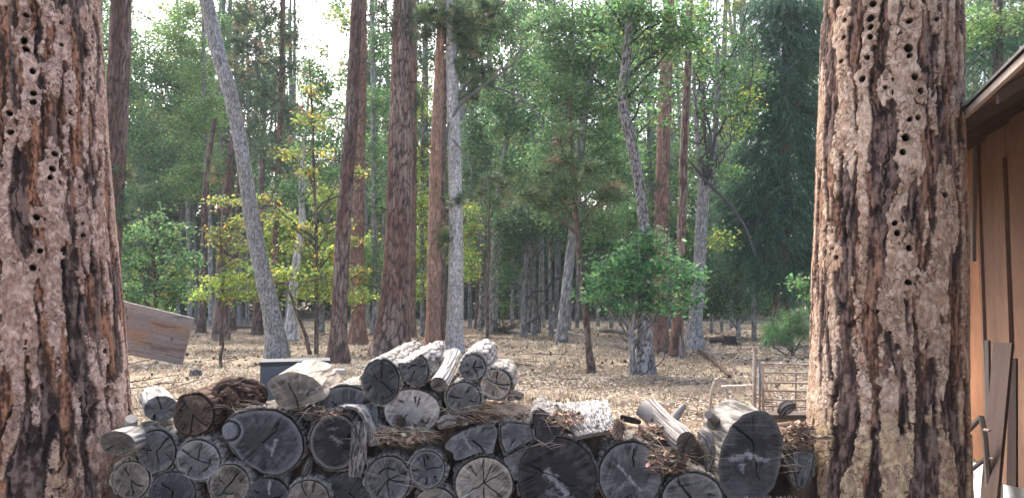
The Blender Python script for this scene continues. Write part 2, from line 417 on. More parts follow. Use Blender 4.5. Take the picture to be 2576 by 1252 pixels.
def crown_leaves(m, blobs, d, palette, size=.10, dens=1., spread=.30, per=26):
    for bx, by, rx, ry in [b[:4] for b in blobs]:
        c = at(bx, by, d); k = px(d)
        rad = np.array([rx * k, min(rx, ry) * k * 1.1, ry * k])
        vol_area = rx * ry * k * k * math.pi
        ncl = max(3, int(dens * DL * vol_area * 1.75))
        u = rng.normal(size=(ncl, 3)); u /= np.linalg.norm(u, axis=1)[:, None]
        q = c + u * (rng.random((ncl, 1)) ** .42) * rad
        tone = (.5 + 1.0 * rng.random(ncl) ** 1.3)
        npl = rng.integers(int(per * .8), per * 2 + 4, ncl)
        idx = np.repeat(np.arange(ncl), npl); n = len(idx)
        P = q[idx] + rng.normal(size=(n, 3)) * np.array([spread, spread, spread * .5]) * .66 * (.6 + .8 * rng.random((ncl, 1)))[idx]
        col = pal(n, palette[0], palette[1]) * tone[idx][:, None] * 2.25
        leafquads(m, P, size, col, .35, .58, .1)
def crown_needles(m, mbr, blobs, d, palette, L=.22, dens=1., width=.011, per=44, brcol=(.06, .045, .038), trunkline=None):
    for bi, (bx, by, rx, ry) in enumerate([b[:4] for b in blobs]):
        c = at(bx, by, d); k = px(d)
        rad = np.array([rx * k, min(rx, ry) * k * 1.3, ry * k])
        nt_ = max(4, int(dens * DN * rx * ry * k * k * math.pi * 9))
        u = rng.normal(size=(nt_, 3)); u /= np.linalg.norm(u, axis=1)[:, None]
        q = c + u * (rng.random((nt_, 1)) ** .5) * rad
        ax = (q - c) / rad; ax = ax + rng.normal(size=(nt_, 3)) * .5; ax[:, 2] += .35
        ax /= np.linalg.norm(ax, axis=1)[:, None]
        tcol = pal(nt_, palette[0], palette[1], .3) * 1.6
        idx = np.repeat(np.arange(nt_), per); n = len(idx)
        dr = ax[idx] * .55 + rng.normal(size=(n, 3)) * .75; dr /= np.linalg.norm(dr, axis=1)[:, None]
        dr[:, 2] -= .12
        B = q[idx] + ax[idx] * (rng.random((n, 1)) - .5) * L * .8
        T = B + dr * L * (.7 + .5 * rng.random((n, 1)))
        sd = np.cross(dr, rng.normal(size=(n, 3))); sd = sd / np.linalg.norm(sd, axis=1)[:, None] * width * .5
        col = tcol[idx] * (.8 + .4 * rng.random((n, 1)))
        m.add(np.stack([B - sd, B + sd, T], 1), np.arange(3 * n).reshape(n, 3), np.repeat(col, 3, 0))
        for j in range(min(nt_, 9)):
            mbr[bi].tube(np.array([c, (c + q[j]) / 2 + [0, 0, -.03], q[j]]), [.014, .010, .006], brcol, 4, False)
def crown_cedar(m, blobs, d, palette, trunkx, dens=1., bl=.15, bw=.022):
    for bx, by, rx, ry in [b[:4] for b in blobs]:
        c = at(bx, by, d); k = px(d)
        rad = np.array([rx * k, min(rx, ry) * k * 1.2, ry * k])
        nf = max(5, int(dens * DC * rx * ry * k * k * math.pi * 7))
        u = rng.normal(size=(nf, 3)); u /= np.linalg.norm(u, axis=1)[:, None]
        q = c + u * (rng.random((nf, 1)) ** .5) * rad
        tx = at(trunkx, by, d)[0]
        out = np.stack([q[:, 0] - tx, q[:, 1] - d, np.zeros(nf)], -1) + rng.normal(size=(nf, 3)) * .5
        out[:, 2] = -.25; out /= np.linalg.norm(out, axis=1)[:, None]
        FL = .5 + .5 * rng.random(nf); tone = .7 + .6 * rng.random(nf)
        nb = 46
        s = np.tile(np.linspace(0, 1, nb), nf); idx = np.repeat(np.arange(nf), nb); n = len(idx)
        B = q[idx] + out[idx] * (s * FL[idx])[:, None]; B[:, 2] -= .42 * FL[idx] * s ** 2
        side = np.cross(out, [0, 0, 1.])[idx] * (rng.random((n, 1)) * 2 - 1) * .9
        dr = out[idx] * .45 + side + rng.normal(size=(n, 3)) * .18; dr[:, 2] -= .65
        dr /= np.linalg.norm(dr, axis=1)[:, None]
        T = B + dr * (bl * (1.15 - .7 * s) * (.7 + .6 * rng.random(n)))[:, None]
        sd = np.cross(dr, rng.normal(size=(n, 3))); sd = sd / np.linalg.norm(sd, axis=1)[:, None] * bw * .5
        mid = (B + T) / 2
        col = pal(n, palette[0], palette[1], .2) * tone[idx][:, None] * 1.3
        m.add(np.stack([B, mid - sd, T, mid + sd], 1), np.arange(4 * n).reshape(n, 4), np.repeat(col, 4, 0))

TID = [0]
def tree(name, label, line=None, style='grey', leaves=None, needles=None, cedar=None, limbs=(), d=None, group=None, cat='tree', twig=None,
         extra=(), brk=4, lmat=None, stubs=0, flare=True):
    """line: (x,y,width) top first, base last"""
    TID[0] += 1; seed = TID[0] * 131
    if d is None: d = gdep(line[-1][1])
    base = at(line[-1][0], line[-1][1], d); base[2] = max(0, base[2])
    t = thing(name, label, cat, base, group)
    lines = [list(line)] + [list(e) for e in extra]
    last = lines[0][-1]
    lines[0].append((last[0], last[1] + .12 / px(d), last[2] * 1.02))
    m = MB(); Cs = []
    for ln in lines:
        C, rad = trunk_mesh(m, ln, d, style, seed, flare); Cs.append((C, rad))
    m.build('trunk', M_TRUNK, t, True)
    C, rad = Cs[0]
    BR = []
    def nb():
        BR.append(MB()); return BR[-1]
    bc = twig if twig is not None else tuple(np.array(BK[style][0]) * .45)
    for lb in limbs:
        q = spline(np.array(lb['p'], float), 24)
        nb().tube(at(q[:, 0], q[:, 1], d + lb.get('dd', 0) * np.linspace(0, 1, 24)), q[:, 2] * .5 * px(d), lb.get('c', bc), 7)
    rs = np.random.default_rng(seed)
    for k in range(stubs):
        i = int(rs.integers(0, int(len(C) * .8))); a = rs.uniform(math.pi, 2 * math.pi)
        L = rs.uniform(.15, .6)
        dv = np.array([math.cos(a), math.sin(a), rs.uniform(-.3, .2)])
        nb().tube(np.array([C[i], C[i] + dv * (rad[i] + L * .5), C[i] + dv * (rad[i] + L) + [0, 0, -.06]]), [.022, .014, .006], bc, 5)
    allb = [b for s in (leaves, needles, cedar) if s for b in s['b']]
    for j, b in enumerate(allb):
        c = at(b[0], b[1], d)
        i = int(np.argmin(np.linalg.norm(C - (c - [0, 0, .5 * abs(c[0] - C[len(C)//2, 0]) + .4]), axis=1)))
        L = np.linalg.norm(c - C[i])
        branch(nb(), C[i], c, min(.055, .012 + .012 * L), .010, bc, -.03 if needles else .06, seed + j, brk)
    nbase = len(BR) - len(allb)
    cm = MB()
    if leaves: crown_leaves(cm, leaves['b'], d, leaves['p'], leaves.get('s', .10), leaves.get('dens', 1.), leaves.get('spread', .30), leaves.get('per', 26))
    if leaves and 'b2' in leaves: crown_leaves(cm, leaves['b2'], d, leaves['p2'], leaves.get('s', .10), leaves.get('dens2', 1.), leaves.get('spread', .30), leaves.get('per', 26))
    if cedar: crown_cedar(cm, cedar['b'], d, cedar.get('p', G_CED), cedar['tx'], cedar.get('dens', 1.), cedar.get('bl', .15), cedar.get('bw', .022))
    if cm.v: cm.build('crown', M_LEAF, t)
    if needles:
        nm = MB(); BN = BR[nbase + len(leaves['b']) if leaves else nbase:]
        crown_needles(nm, BN, needles['b'], d, needles.get('p', G_PINE), needles.get('L', .22), needles.get('dens', 1.), needles.get('w', .011), needles.get('per', 44))
        nm.build('crown', M_NEED, t)
    for b in BR: b.build('branch', M_TWIG, t, True)
    return t

UP = -160
# -- left of the picture
tree('pine_tree', 'brown pine trunk leaning right, rising close behind the huge left trunk', [(312, UP, 46), (305, 0, 50), (298, 200, 54), (286, 420, 56), (276, 600, 58), (268, 800, 60), (262, 958, 72)], 'dark',
     needles=dict(b=[(308, 440, 32, 45), (312, 500, 34, 50), (318, 550, 35, 30)], p=G_PINE, dens=1.1), stubs=6)
tree('oak_tree', 'slender grey oak nearest the left pines, wide dark green crown full of gaps', [(430, UP, 6), (455, 120, 9), (468, 380, 10), (474, 600, 11), (478, 816, 13)], 'grey',
     leaves=dict(b=[(330, 220, 70, 80), (395, 140, 75, 80), (300, 110, 40, 60), (460, 230, 70, 90), (360, 370, 70, 70), (440, 420, 80, 70), (300, 330, 40, 60), (380, 500, 90, 40), (290, 20, 40, 25), (560, 90, 40, 60)], p=G_MID, dens=.85, s=.13, spread=.45, per=30))
tree('oak_tree', 'slender grey oak with a tall light green leafy crown left of the leaning oak', [(520, UP, 8), (512, 100, 10), (518, 400, 11), (528, 600, 12), (530, 822, 14)], 'grey',
     leaves=dict(b=[(440, 90, 60, 60), (490, 160, 55, 70), (475, 320, 55, 80), (540, 420, 50, 60), (530, 270, 45, 70), (480, 30, 60, 40), (470, 450, 50, 60)], p=G_LIGHT, dens=1., s=.12, spread=.4))
tree('pine_tree', 'thin brown pine trunk standing left of the thicker twin coloured pine near the gray board', [(540, 300, 12), (522, 420, 15), (514, 600, 17), (509, 760, 19), (507, 838, 24)], 'dark', stubs=8)
tree('pine_tree', 'thick dark pine trunk with scaly bark left of the leaning grey oak', [(600, 250, 20), (590, 350, 24), (577, 450, 27), (563, 600, 30), (557, 740, 32), (555, 856, 40)], 'dark', stubs=8,
     needles=dict(b=[(575, 400, 60, 35), (545, 440, 40, 30), (625, 330, 35, 40)], p=G_PINE, dens=.8))
tree('pine_tree', 'narrow pine trunk half hidden right behind the thick dark pine left of the leaning oak', [(604, 430, 14), (596, 600, 17), (585, 720, 18), (581, 832, 24)], 'dark')
tree('pine_tree', 'short visible brown pine trunk immediately left of the foot of the leaning grey oak', [(660, 400, 14), (654, 600, 17), (649, 740, 19), (647, 842, 27)], 'dark')
tree('pine_tree', 'tall thin reddish pine with bluish needle boughs right behind the leaning grey oak', [(712, UP, 9), (710, 60, 11), (706, 250, 13), (700, 420, 15), (693, 600, 16), (690, 740, 18), (690, 838, 24)], 'red', twig=(.07, .055, .045), stubs=14,
     needles=dict(b=[(620, 40, 60, 45), (690, 30, 50, 45), (730, 90, 50, 45), (640, 120, 60, 50), (730, 170, 55, 45), (610, 190, 60, 45), (670, 230, 60, 50), (640, 300, 60, 45), (720, 280, 45, 45), (660, 380, 60, 40), (600, 110, 30, 60), (720, 380, 40, 35), (700, 450, 50, 35)], p=G_PINE, dens=.55, w=.018, L=.27))
tree('oak_tree', 'big grey oak trunk leaning left over its whole height, foot behind the metal cabinet', [(490, UP, 34), (519, 0, 36), (532, 60, 37), (552, 145, 38), (576, 225, 38), (597, 320, 36), (616, 430, 37), (634, 550, 39), (652, 645, 42), (674, 745, 45), (690, 820, 48), (700, 898, 56)], 'grey',
     limbs=[dict(p=[(612, 410, 6), (640, 380, 4), (665, 372, 2)]), dict(p=[(655, 700, 5), (630, 660, 4), (600, 640, 2)])])
tree('oak_tree', 'crooked pale grey oak trunk between the leaning oak and the paired pines', [(775, 250, 6), (765, 380, 10), (757, 480, 14), (760, 560, 17), (748, 640, 19), (738, 730, 23), (734, 800, 27), (732, 855, 36)], 'white',
     extra=[[(800, 380, 6), (775, 440, 8), (758, 500, 12)]], twig=(.10, .10, .095),
     leaves=dict(b=[(800, 230, 55, 50), (840, 330, 40, 60), (780, 350, 45, 50), (830, 240, 40, 50), (730, 480, 45, 50), (840, 440, 35, 50), (790, 170, 30, 25)], p=G_MID, dens=.7, s=.12, spread=.38))
tree('oak_sapling', 'slim dark sapling with clusters of yellow autumn leaves left of the paired pines', [(778, 150, 3), (786, 300, 5), (790, 450, 7), (795, 560, 8), (796, 700, 10), (796, 892, 13)], 'dark', cat='sapling', flare=False,
     extra=[[(640, 600, 3), (700, 690, 6), (730, 740, 8), (748, 790, 9), (768, 840, 10), (780, 892, 12)]],
     leaves=dict(b=[(770, 225, 30, 18), (790, 300, 38, 24), (800, 390, 32, 20), (720, 390, 36, 16), (770, 430, 36, 20), (690, 540, 36, 20), (655, 505, 28, 24), (760, 570, 40, 22), (865, 555, 28, 14), (905, 430, 32, 14), (830, 640, 45, 20), (730, 620, 40, 24), (880, 600, 30, 16), (900, 690, 45, 18), (860, 470, 20, 14)],
                 p=G_YEL, dens=1.7, s=.11, spread=.22, per=16,
                 b2=[(800, 690, 55, 30), (700, 690, 40, 40), (845, 740, 55, 24), (760, 740, 40, 30), (920, 740, 35, 22)], p2=G_YG, dens2=1.6), brk=2)
tree('oak_sapling', 'slender oak sapling with yellow green leaves in front of the thick dark pine', [(545, 480, 4), (552, 560, 5), (560, 700, 6), (556, 858, 8)], 'dark', cat='sapling', d=gdep(880), flare=False,
     leaves=dict(b=[(555, 515, 34, 18), (585, 500, 26, 14), (600, 560, 40, 18), (560, 600, 40, 18), (610, 620, 34, 20), (540, 585, 30, 14), (590, 655, 45, 20)], p=G_YEL, dens=1.5, s=.11, spread=.22, per=15,
                 b2=[(560, 710, 60, 28), (625, 710, 45, 40), (600, 750, 50, 20), (520, 740, 40, 24)], p2=G_YG, dens2=1.5), brk=2)
tree('oak_tree', 'low bushy green oak spreading above the weathered board beside the left trunk', [(380, 560, 6), (385, 640, 9), (392, 760, 12), (395, 880, 16)], 'dark', d=gdep(905), flare=False,
     leaves=dict(b=[(330, 580, 50, 40), (400, 590, 60, 40), (350, 650, 60, 45), (430, 650, 60, 45), (330, 720, 50, 45), (410, 720, 65, 45), (470, 710, 35, 40), (370, 760, 70, 28), (455, 750, 30, 25), (310, 650, 30, 60), (450, 590, 40, 30), (490, 650, 30, 25), (400, 540, 40, 20)], p=G_MID, dens=1.15, s=.105, spread=.22, per=15,
                 b2=[(440, 690, 20, 14), (350, 690, 20, 14), (430, 745, 14, 10)], p2=G_YEL, dens2=1.2), brk=3)
# -- centre
tree('pine_tree', 'front dark scaly pine of the touching pair, its foot just right of the metal cabinet', [(899, UP, 26), (898, 0, 29), (893, 120, 31), (884, 300, 34), (872, 450, 36), (862, 600, 38), (855, 760, 40), (851, 860, 44), (850, 912, 54)], 'dark', stubs=16)
tree('pine_tree', 'rear reddish pine of the touching pair, right of the dark front one', [(910, UP, 27), (909, 0, 29), (907, 150, 31), (903, 350, 33), (899, 550, 35), (899, 700, 34), (901, 800, 36), (899, 866, 46)], 'red', stubs=12)
tree('oak_tree', 'thin grey oak trunk in the gap between the paired pines and the broad straight pine', [(930, UP, 9), (938, 200, 11), (940, 420, 13), (942, 560, 15), (946, 700, 16), (944, 838, 21)], 'grey',
     leaves=dict(b=[(950, 110, 35, 60), (955, 250, 32, 60), (945, 380, 30, 60), (955, 500, 30, 60), (940, 640, 35, 50), (930, 730, 35, 40), (960, 20, 35, 30)], p=G_MID, dens=.85, s=.12, spread=.35))
tree('pine_tree', 'broadest straight pine in the middle distance with deeply plated bark above the log pile', [(1018, UP, 42), (1015, 0, 47), (1012, 150, 52), (1007, 350, 60), (1003, 520, 64), (998, 680, 70), (991, 800, 78), (986, 860, 84), (985, 893, 96)], 'pine', stubs=10,
     needles=dict(b=[(985, 60, 36, 40), (1035, 50, 40, 50), (960, 20, 30, 25)], p=G_PINE, dens=.8), twig=(.07, .05, .045))
tree('pine_tree', 'slim reddish pine half hidden by the right edge of the broadest straight pine', [(1042, UP, 14), (1040, 200, 17), (1039, 450, 19), (1036, 650, 21), (1034, 850, 27)], 'red',
     needles=dict(b=[(1060, 250, 30, 50), (1062, 380, 26, 50), (1060, 150, 26, 40)], p=G_PINE, dens=.55, w=.016))
tree('pine_tree', 'smooth orange barked pine just left of the whitish oak, needle boughs over its top', [(1117, UP, 14), (1112, 0, 18), (1107, 120, 22), (1102, 260, 27), (1096, 420, 30), (1092, 600, 33), (1090, 760, 35), (1089, 883, 40)], 'orange', stubs=10, twig=(.09, .065, .05),
     needles=dict(b=[(1040, 45, 45, 30), (1090, 30, 45, 35), (1150, 30, 50, 40), (1200, 60, 50, 40), (1065, 90, 40, 22), (1160, 80, 45, 35), (1120, 75, 40, 25), (1195, 120, 45, 35), (1170, 170, 35, 32), (1215, 190, 35, 35), (1230, 20, 40, 30), (1145, 505, 22, 28), (1120, 590, 22, 35), (1185, 240, 25, 30)], p=G_PINEB, dens=2.0, per=38, w=.018))
tree('pine_tree', 'thin brown pine trunk squeezed behind the orange barked pine and the whitish oak', [(1118, 150, 13), (1116, 400, 15), (1114, 650, 16), (1112, 858, 21)], 'dark')
tree('oak_tree', 'whitish smooth oak trunk standing at the right of the orange barked pine', [(1134, UP, 26), (1135, 0, 28), (1137, 150, 31), (1141, 300, 33), (1145, 450, 34), (1147, 600, 36), (1146, 760, 40), (1143, 883, 46)], 'white', twig=(.17, .165, .16),
     limbs=[dict(p=[(1122, 333, 5), (1157, 373, 5), (1185, 425, 4), (1182, 490, 2)], dd=-1.), dict(p=[(1112, 365, 12), (1157, 265, 9), (1222, 212, 7), (1292, 160, 4), (1330, 120, 2)], dd=-.6), dict(p=[(1222, 215, 6), (1300, 240, 5), (1352, 290, 4), (1365, 330, 3), (1345, 368, 1.5)], dd=-.6)],
     leaves=dict(b=[(1250, 150, 40, 30), (1330, 110, 40, 35)], p=G_MID, dens=.8))
tree('oak_tree', 'blackish knobbly trunk right of the whitish oak, beside a pale leaning oak', [(1222, 420, 15), (1215, 520, 17), (1212, 620, 18), (1215, 720, 18), (1212, 830, 23)], 'black', extra=[[(1190, 500, 6), (1203, 560, 9), (1212, 620, 13)]],
     leaves=dict(b=[(1190, 330, 40, 70), (1230, 380, 50, 60), (1180, 450, 30, 50), (1200, 640, 30, 50)], p=G_DARK, dens=1.1, s=.12, spread=.35))
tree('pine_tree', 'thin brown pine trunk touching the left side of the blackish knobbly trunk', [(1196, 400, 10), (1200, 560, 12), (1204, 700, 14), (1203, 826, 18)], 'dark')
tree('oak_tree', 'pale grey oak leaning slightly right behind the top of the log pile', [(1275, 350, 12), (1262, 440, 17), (1252, 520, 21), (1246, 640, 23), (1241, 740, 25), (1236, 838, 31)], 'grey',
     leaves=dict(b=[(1220, 60, 60, 55), (1290, 40, 60, 40), (1330, 190, 55, 50), (1270, 300, 50, 55), (1340, 300, 55, 60), (1300, 420, 60, 45), (1250, 240, 30, 45), (1240, 520, 45, 30)], p=G_MID, dens=1.2, s=.12, spread=.38))
tree('young_pine', 'slim young pine with brown tipped needle tufts above the pale leaning oak', [(1236, 420, 3), (1232, 500, 5), (1228, 640, 7), (1226, 870, 10)], 'dark', flare=False,
     needles=dict(b=[(1235, 450, 35, 18), (1270, 470, 30, 20), (1205, 485, 22, 18), (1250, 510, 25, 22)], p=G_PINEB, dens=1.5))
tree('pine_tree', 'thin leaning pine stem bearing tufts of long tan tipped needles right of the crest', [(1432, 240, 5), (1438, 360, 8), (1446, 480, 11), (1452, 580, 13), (1462, 690, 15), (1474, 800, 17), (1482, 880, 18), (1488, 938, 24)], 'dark', flare=False, stubs=6,
     needles=dict(b=[(1330, 490, 42, 18), (1400, 490, 42, 22), (1450, 465, 50, 22), (1515, 495, 46, 18), (1480, 535, 30, 16), (1420, 405, 34, 18), (1370, 430, 30, 16), (1480, 420, 34, 18), (1440, 330, 24, 14), (1400, 350, 22, 12), (1530, 470, 26, 18), (1375, 515, 32, 14)], p=G_PINEB, dens=1.9, per=40, L=.30, w=.015))
tree('oak_tree', 'tall teal leaved oak filling the upper middle behind the tufted thin pine', [(1540, UP, 10), (1520, 60, 14), (1490, 170, 18), (1470, 300, 20), (1450, 500, 22), (1428, 700, 25), (1413, 862, 30)], 'grey', twig=(.07, .068, .065),
     limbs=[dict(p=[(1463, 160, 10), (1480, 190, 9), (1510, 210, 7), (1540, 260, 5)]), dict(p=[(1470, 190, 9), (1500, 140, 7), (1560, 100, 3)])],
     leaves=dict(b=[(1390, 60, 70, 55), (1470, 50, 75, 50), (1545, 60, 60, 55), (1420, 150, 75, 55), (1500, 150, 65, 55), (1560, 180, 55, 55), (1390, 230, 55, 45), (1470, 250, 75, 50), (1540, 280, 55, 50), (1400, 330, 55, 50), (1520, 370, 60, 55), (1370, 400, 55, 55), (1560, 450, 55, 55), (1470, 440, 70, 45), (1400, 540, 70, 35), (1500, 570, 60, 40)], p=G_MID, dens=1.5, s=.11, spread=.36))
# -- right
tree('oak_tree', 'crooked oak with black and white bark rising out of the round leafy bush', [(1600, UP, 20), (1585, 40, 24), (1576, 150, 25), (1568, 270, 27), (1584, 340, 28), (1598, 410, 28), (1609, 470, 27), (1618, 560, 28), (1622, 680, 34), (1622, 820, 40), (1622, 942, 50)], 'black', twig=(.06, .058, .055),
     limbs=[dict(p=[(1575, 250, 9), (1620, 200, 7), (1680, 130, 4), (1720, 60, 2)]), dict(p=[(1580, 120, 8), (1560, 60, 6), (1520, 0, 3)])],
     leaves=dict(b=[(1640, 50, 60, 45), (1700, 30, 55, 40), (1620, 130, 45, 40), (1690, 120, 50, 45), (1560, 30, 50, 40), (1590, 230, 35, 28), (1650, 220, 40, 32), (1540, 110, 40, 40), (1750, 90, 40, 40), (1640, 300, 25, 22), (1600, 10, 60, 30)], p=G_MID, dens=1.5, s=.10, spread=.30))
tree('oak_bush', 'dense round green leafy bush around the trunk of the black and white oak', [(1600, 640, 6), (1596, 760, 9), (1590, 850, 13), (1592, 944, 19)], 'grey', cat='bush', flare=False,
     extra=[[(1560, 740, 4), (1575, 800, 7), (1586, 870, 10), (1590, 940, 11)]],
     limbs=[dict(p=[(1620, 850, 4), (1660, 870, 3), (1690, 860, 1.5)], dd=-.5), dict(p=[(1640, 930, 3), (1670, 900, 3), (1665, 850, 2)], dd=-.5), dict(p=[(1580, 860, 3), (1540, 830, 2.5), (1500, 838, 1)], dd=-.4), dict(p=[(1575, 880, 3), (1545, 870, 2), (1520, 880, 1)], dd=-.4)],
     leaves=dict(b=[(1600, 640, 60, 26), (1655, 618, 40, 20), (1545, 668, 55, 24), (1625, 680, 70, 26), (1690, 668, 45, 22), (1505, 712, 34, 18), (1570, 722, 55, 24), (1650, 728, 60, 24), (1722, 722, 34, 22), (1540, 762, 48, 18), (1610, 770, 50, 16), (1680, 768, 50, 18), (1600, 604, 28, 14), (1735, 690, 20, 14), (1490, 752, 22, 14), (1745, 752, 18, 12), (1640, 590, 16, 9), (1580, 690, 40, 20)], p=([(.045, .12, .045), (.070, .16, .060), (.13, .22, .095)], (3, 3, 1.4)), dens=2.2, s=.10, spread=.24, per=22))
tree('pine_tree', 'broad reddish pine trunk right of the black and white oak, behind the leafy bush', [(1690, UP, 24), (1684, 0, 27), (1676, 150, 31), (1671, 300, 34), (1666, 460, 36), (1663, 620, 36), (1660, 780, 38), (1659, 886, 46)], 'red', stubs=14,
     needles=dict(b=[(1660, 560, 45, 40), (1690, 420, 35, 35), (1640, 480, 30, 30)], p=G_PINE, dens=.6))
tree('pine_tree', 'slim straight pine with scaly pinkish bark right of the leafy bush', [(1738, UP, 15), (1735, 0, 17), (1730, 180, 19), (1722, 340, 21), (1717, 500, 22), (1711, 660, 23), (1706, 780, 26), (1703, 898, 36)], 'pine', stubs=16)
tree('oak_tree', 'smooth grey oak with a flared foot and forked top left of the dark cedar', [(1772, 470, 32), (1766, 540, 30), (1761, 640, 31), (1754, 740, 34), (1748, 820, 38), (1746, 880, 50)], 'grey', twig=(.085, .083, .08),
     extra=[[(1745, 180, 8), (1752, 320, 12), (1760, 420, 14), (1768, 500, 18)], [(1805, 120, 9), (1803, 260, 13), (1795, 400, 15), (1776, 500, 20)]],
     limbs=[dict(p=[(1731, 400, 5), (1781, 460, 7), (1836, 515, 8), (1876, 575, 7), (1900, 640, 4)], dd=-.8), dict(p=[(1735, 355, 4), (1790, 375, 4), (1808, 420, 3), (1795, 440, 2)], dd=-.5), dict(p=[(1800, 200, 6), (1850, 120, 5), (1880, 20, 4)])],
     leaves=dict(b=[(1780, 150, 45, 45), (1840, 190, 50, 45), (1800, 280, 50, 40), (1860, 290, 40, 50), (1770, 400, 40, 30), (1830, 430, 35, 40), (1900, 180, 35, 50), (1790, 60, 30, 30), (1870, 100, 35, 35)], p=G_MID, dens=.85, s=.11, spread=.33,
                 b2=[(1870, 250, 30, 40), (1810, 600, 28, 34), (1750, 30, 30, 30), (1850, 330, 25, 25)], p2=G_YG, dens2=.9))
tree('cedar_tree', 'tall dark green feathery cedar left of the tan flaky trunk', [(1985, UP, 18), (1980, 100, 24), (1972, 400, 32), (1965, 700, 36), (1962, 868, 46)], 'dark',
     cedar=dict(tx=1972, b=[(1960, 20, 80, 40), (2030, 60, 50, 50), (1940, 90, 70, 45), (2010, 140, 60, 50), (1930, 170, 55, 45), (1990, 230, 80, 50), (2050, 260, 30, 60), (1920, 300, 50, 40), (1990, 330, 80, 50), (1940, 400, 60, 45), (2030, 400, 50, 60), (1890, 455, 50, 30), (1980, 480, 90, 55), (1900, 530, 60, 40), (2030, 520, 40, 60), (1970, 590, 90, 55), (1900, 630, 60, 45), (2030, 640, 40, 60), (1980, 690, 80, 45), (1880, 500, 60, 30), (1870, 560, 50, 40), (1900, 380, 50, 30), (1890, 230, 40, 30), (1985, 0, 90, 40), (1975, 270, 60, 50), (1960, 530, 70, 50), (1975, 180, 40, 40), (1965, 420, 40, 40), (1990, 90, 40, 40)], dens=2.6),
     leaves=dict(b=[(2000, 262, 12, 5), (2040, 300, 10, 6)], p=([(.55, .35, .05), (.5, .28, .05)], (1, 1)), dens=4, s=.08, spread=.08, per=20), brk=3)
tree('oak_sapling', 'leafy low oak sapling under the cedar beside the grey flared oak', [(1860, 620, 5), (1858, 700, 7), (1857, 850, 14)], 'grey', cat='sapling', flare=False,
     leaves=dict(b=[(1850, 690, 55, 40), (1800, 700, 45, 45), (1900, 700, 45, 35), (1850, 760, 60, 35), (1790, 770, 40, 35), (1920, 760, 40, 30), (1850, 600, 40, 50), (1800, 640, 40, 30)], p=G_DARK, dens=1.6, s=.10, spread=.33))
tree('oak_sapling', 'thin oak shoot with a few green leaves touching the tan flaky trunk', [(2040, 690, 3), (2050, 740, 4), (2062, 960, 7)], 'dark', cat='sapling', flare=False,
     leaves=dict(b=[(2035, 705, 22, 12), (2040, 745, 20, 10), (2010, 715, 16, 8)], p=G_MID, dens=2.2, s=.09, spread=.16, per=18), brk=1)
tree('young_pine', 'small bright green young pine behind the slatted gate', [(1985, 770, 4), (1988, 830, 6), (1993, 895, 9)], 'dark', flare=False,
     needles=dict(b=[(1985, 800, 35, 22), (1945, 825, 32, 18), (2025, 830, 35, 20), (1985, 840, 40, 18), (1925, 850, 22, 14), (2010, 800, 25, 18)], p=G_YPINE, dens=2.0, L=.26, per=50),
     limbs=[dict(p=[(1990, 870, 3), (1950, 860, 2), (1925, 880, 1)]), dict(p=[(1990, 880, 3), (2030, 870, 2), (2060, 880, 1)])])
tree('cedar_tree', 'hazy green feathery tree rising behind the brown shed roof', [(2510, UP, 20), (2510, 200, 26), (2512, 500, 30), (2512, 880, 38)], 'dark',
     cedar=dict(tx=2510, b=[(2440, 150, 50, 50), (2500, 120, 60, 50), (2450, 230, 50, 45), (2560, 100, 50, 50), (2530, 190, 50, 50), (2430, 300, 40, 50), (2510, 280, 60, 45), (2440, 400, 60, 50)], dens=1.1, p=([(.05, .12, .06), (.07, .15, .075)], (1, 1))),
     leaves=dict(b=[(2450, 50, 50, 40), (2530, 60, 50, 25), (2420, 100, 30, 40), (2590, 40, 40, 40), (2480, 90, 60, 25)], p=G_LIGHT, dens=1.2, s=.11, spread=.33))
tree('oak_tree', 'bushy green oak crown in the gap left of the reddish pine pair, far behind', [(850, 350, 8), (830, 500, 12), (812, 700, 15), (806, 836, 20)], 'shade',
     leaves=dict(b=[(830, 620, 40, 60), (780, 640, 40, 40), (850, 720, 50, 35), (920, 640, 30, 60), (730, 580, 40, 50), (820, 500, 40, 40), (690, 600, 40, 60), (920, 730, 30, 30)], p=G_YG, dens=1.2, s=.13, spread=.4))
tree('oak_tree', 'green leafy oak crown showing between the broadest pine and the orange barked pine', [(1066, 100, 6), (1062, 400, 9), (1062, 700, 11), (1064, 845, 14)], 'shade',
     leaves=dict(b=[(1055, 420, 30, 60), (1065, 520, 30, 60), (1060, 630, 30, 60), (1060, 720, 30, 50), (1058, 250, 26, 60), (1175, 560, 25, 60), (1180, 680, 25, 60)], p=G_YG, dens=1.1, s=.12, spread=.35))
tree('oak_tree', 'dark shaded oak whose low crown hangs over the cluster of slender grey trunks', [(1330, 450, 10), (1326, 600, 12), (1319, 740, 13), (1317, 846, 17)], 'shade',
     leaves=dict(b=[(1285, 600, 40, 40), (1275, 690, 22, 50), (1380, 570, 70, 30), (1330, 550, 60, 30), (1450, 590, 45, 35), (1530, 620, 45, 50), (1510, 700, 25, 40), (1260, 560, 30, 40)], p=G_DARK, dens=1.2, s=.13, spread=.4))
tree('oak_tree', 'tall green oak between the leafy bush and the smooth forked oak, far behind', [(1640, 50, 8), (1632, 300, 11), (1640, 600, 14), (1636, 848, 18)], 'shade',
     leaves=dict(b=[(1640, 400, 45, 50), (1560, 540, 50, 50), (1630, 520, 50, 50), (1700, 560, 40, 60), (1740, 640, 40, 60), (1740, 300, 35, 60), (1640, 300, 40, 40), (1740, 740, 30, 40), (1690, 220, 30, 40), (1540, 380, 45, 50), (1690, 450, 35, 40)], p=G_MID, dens=1., s=.13, spread=.42))
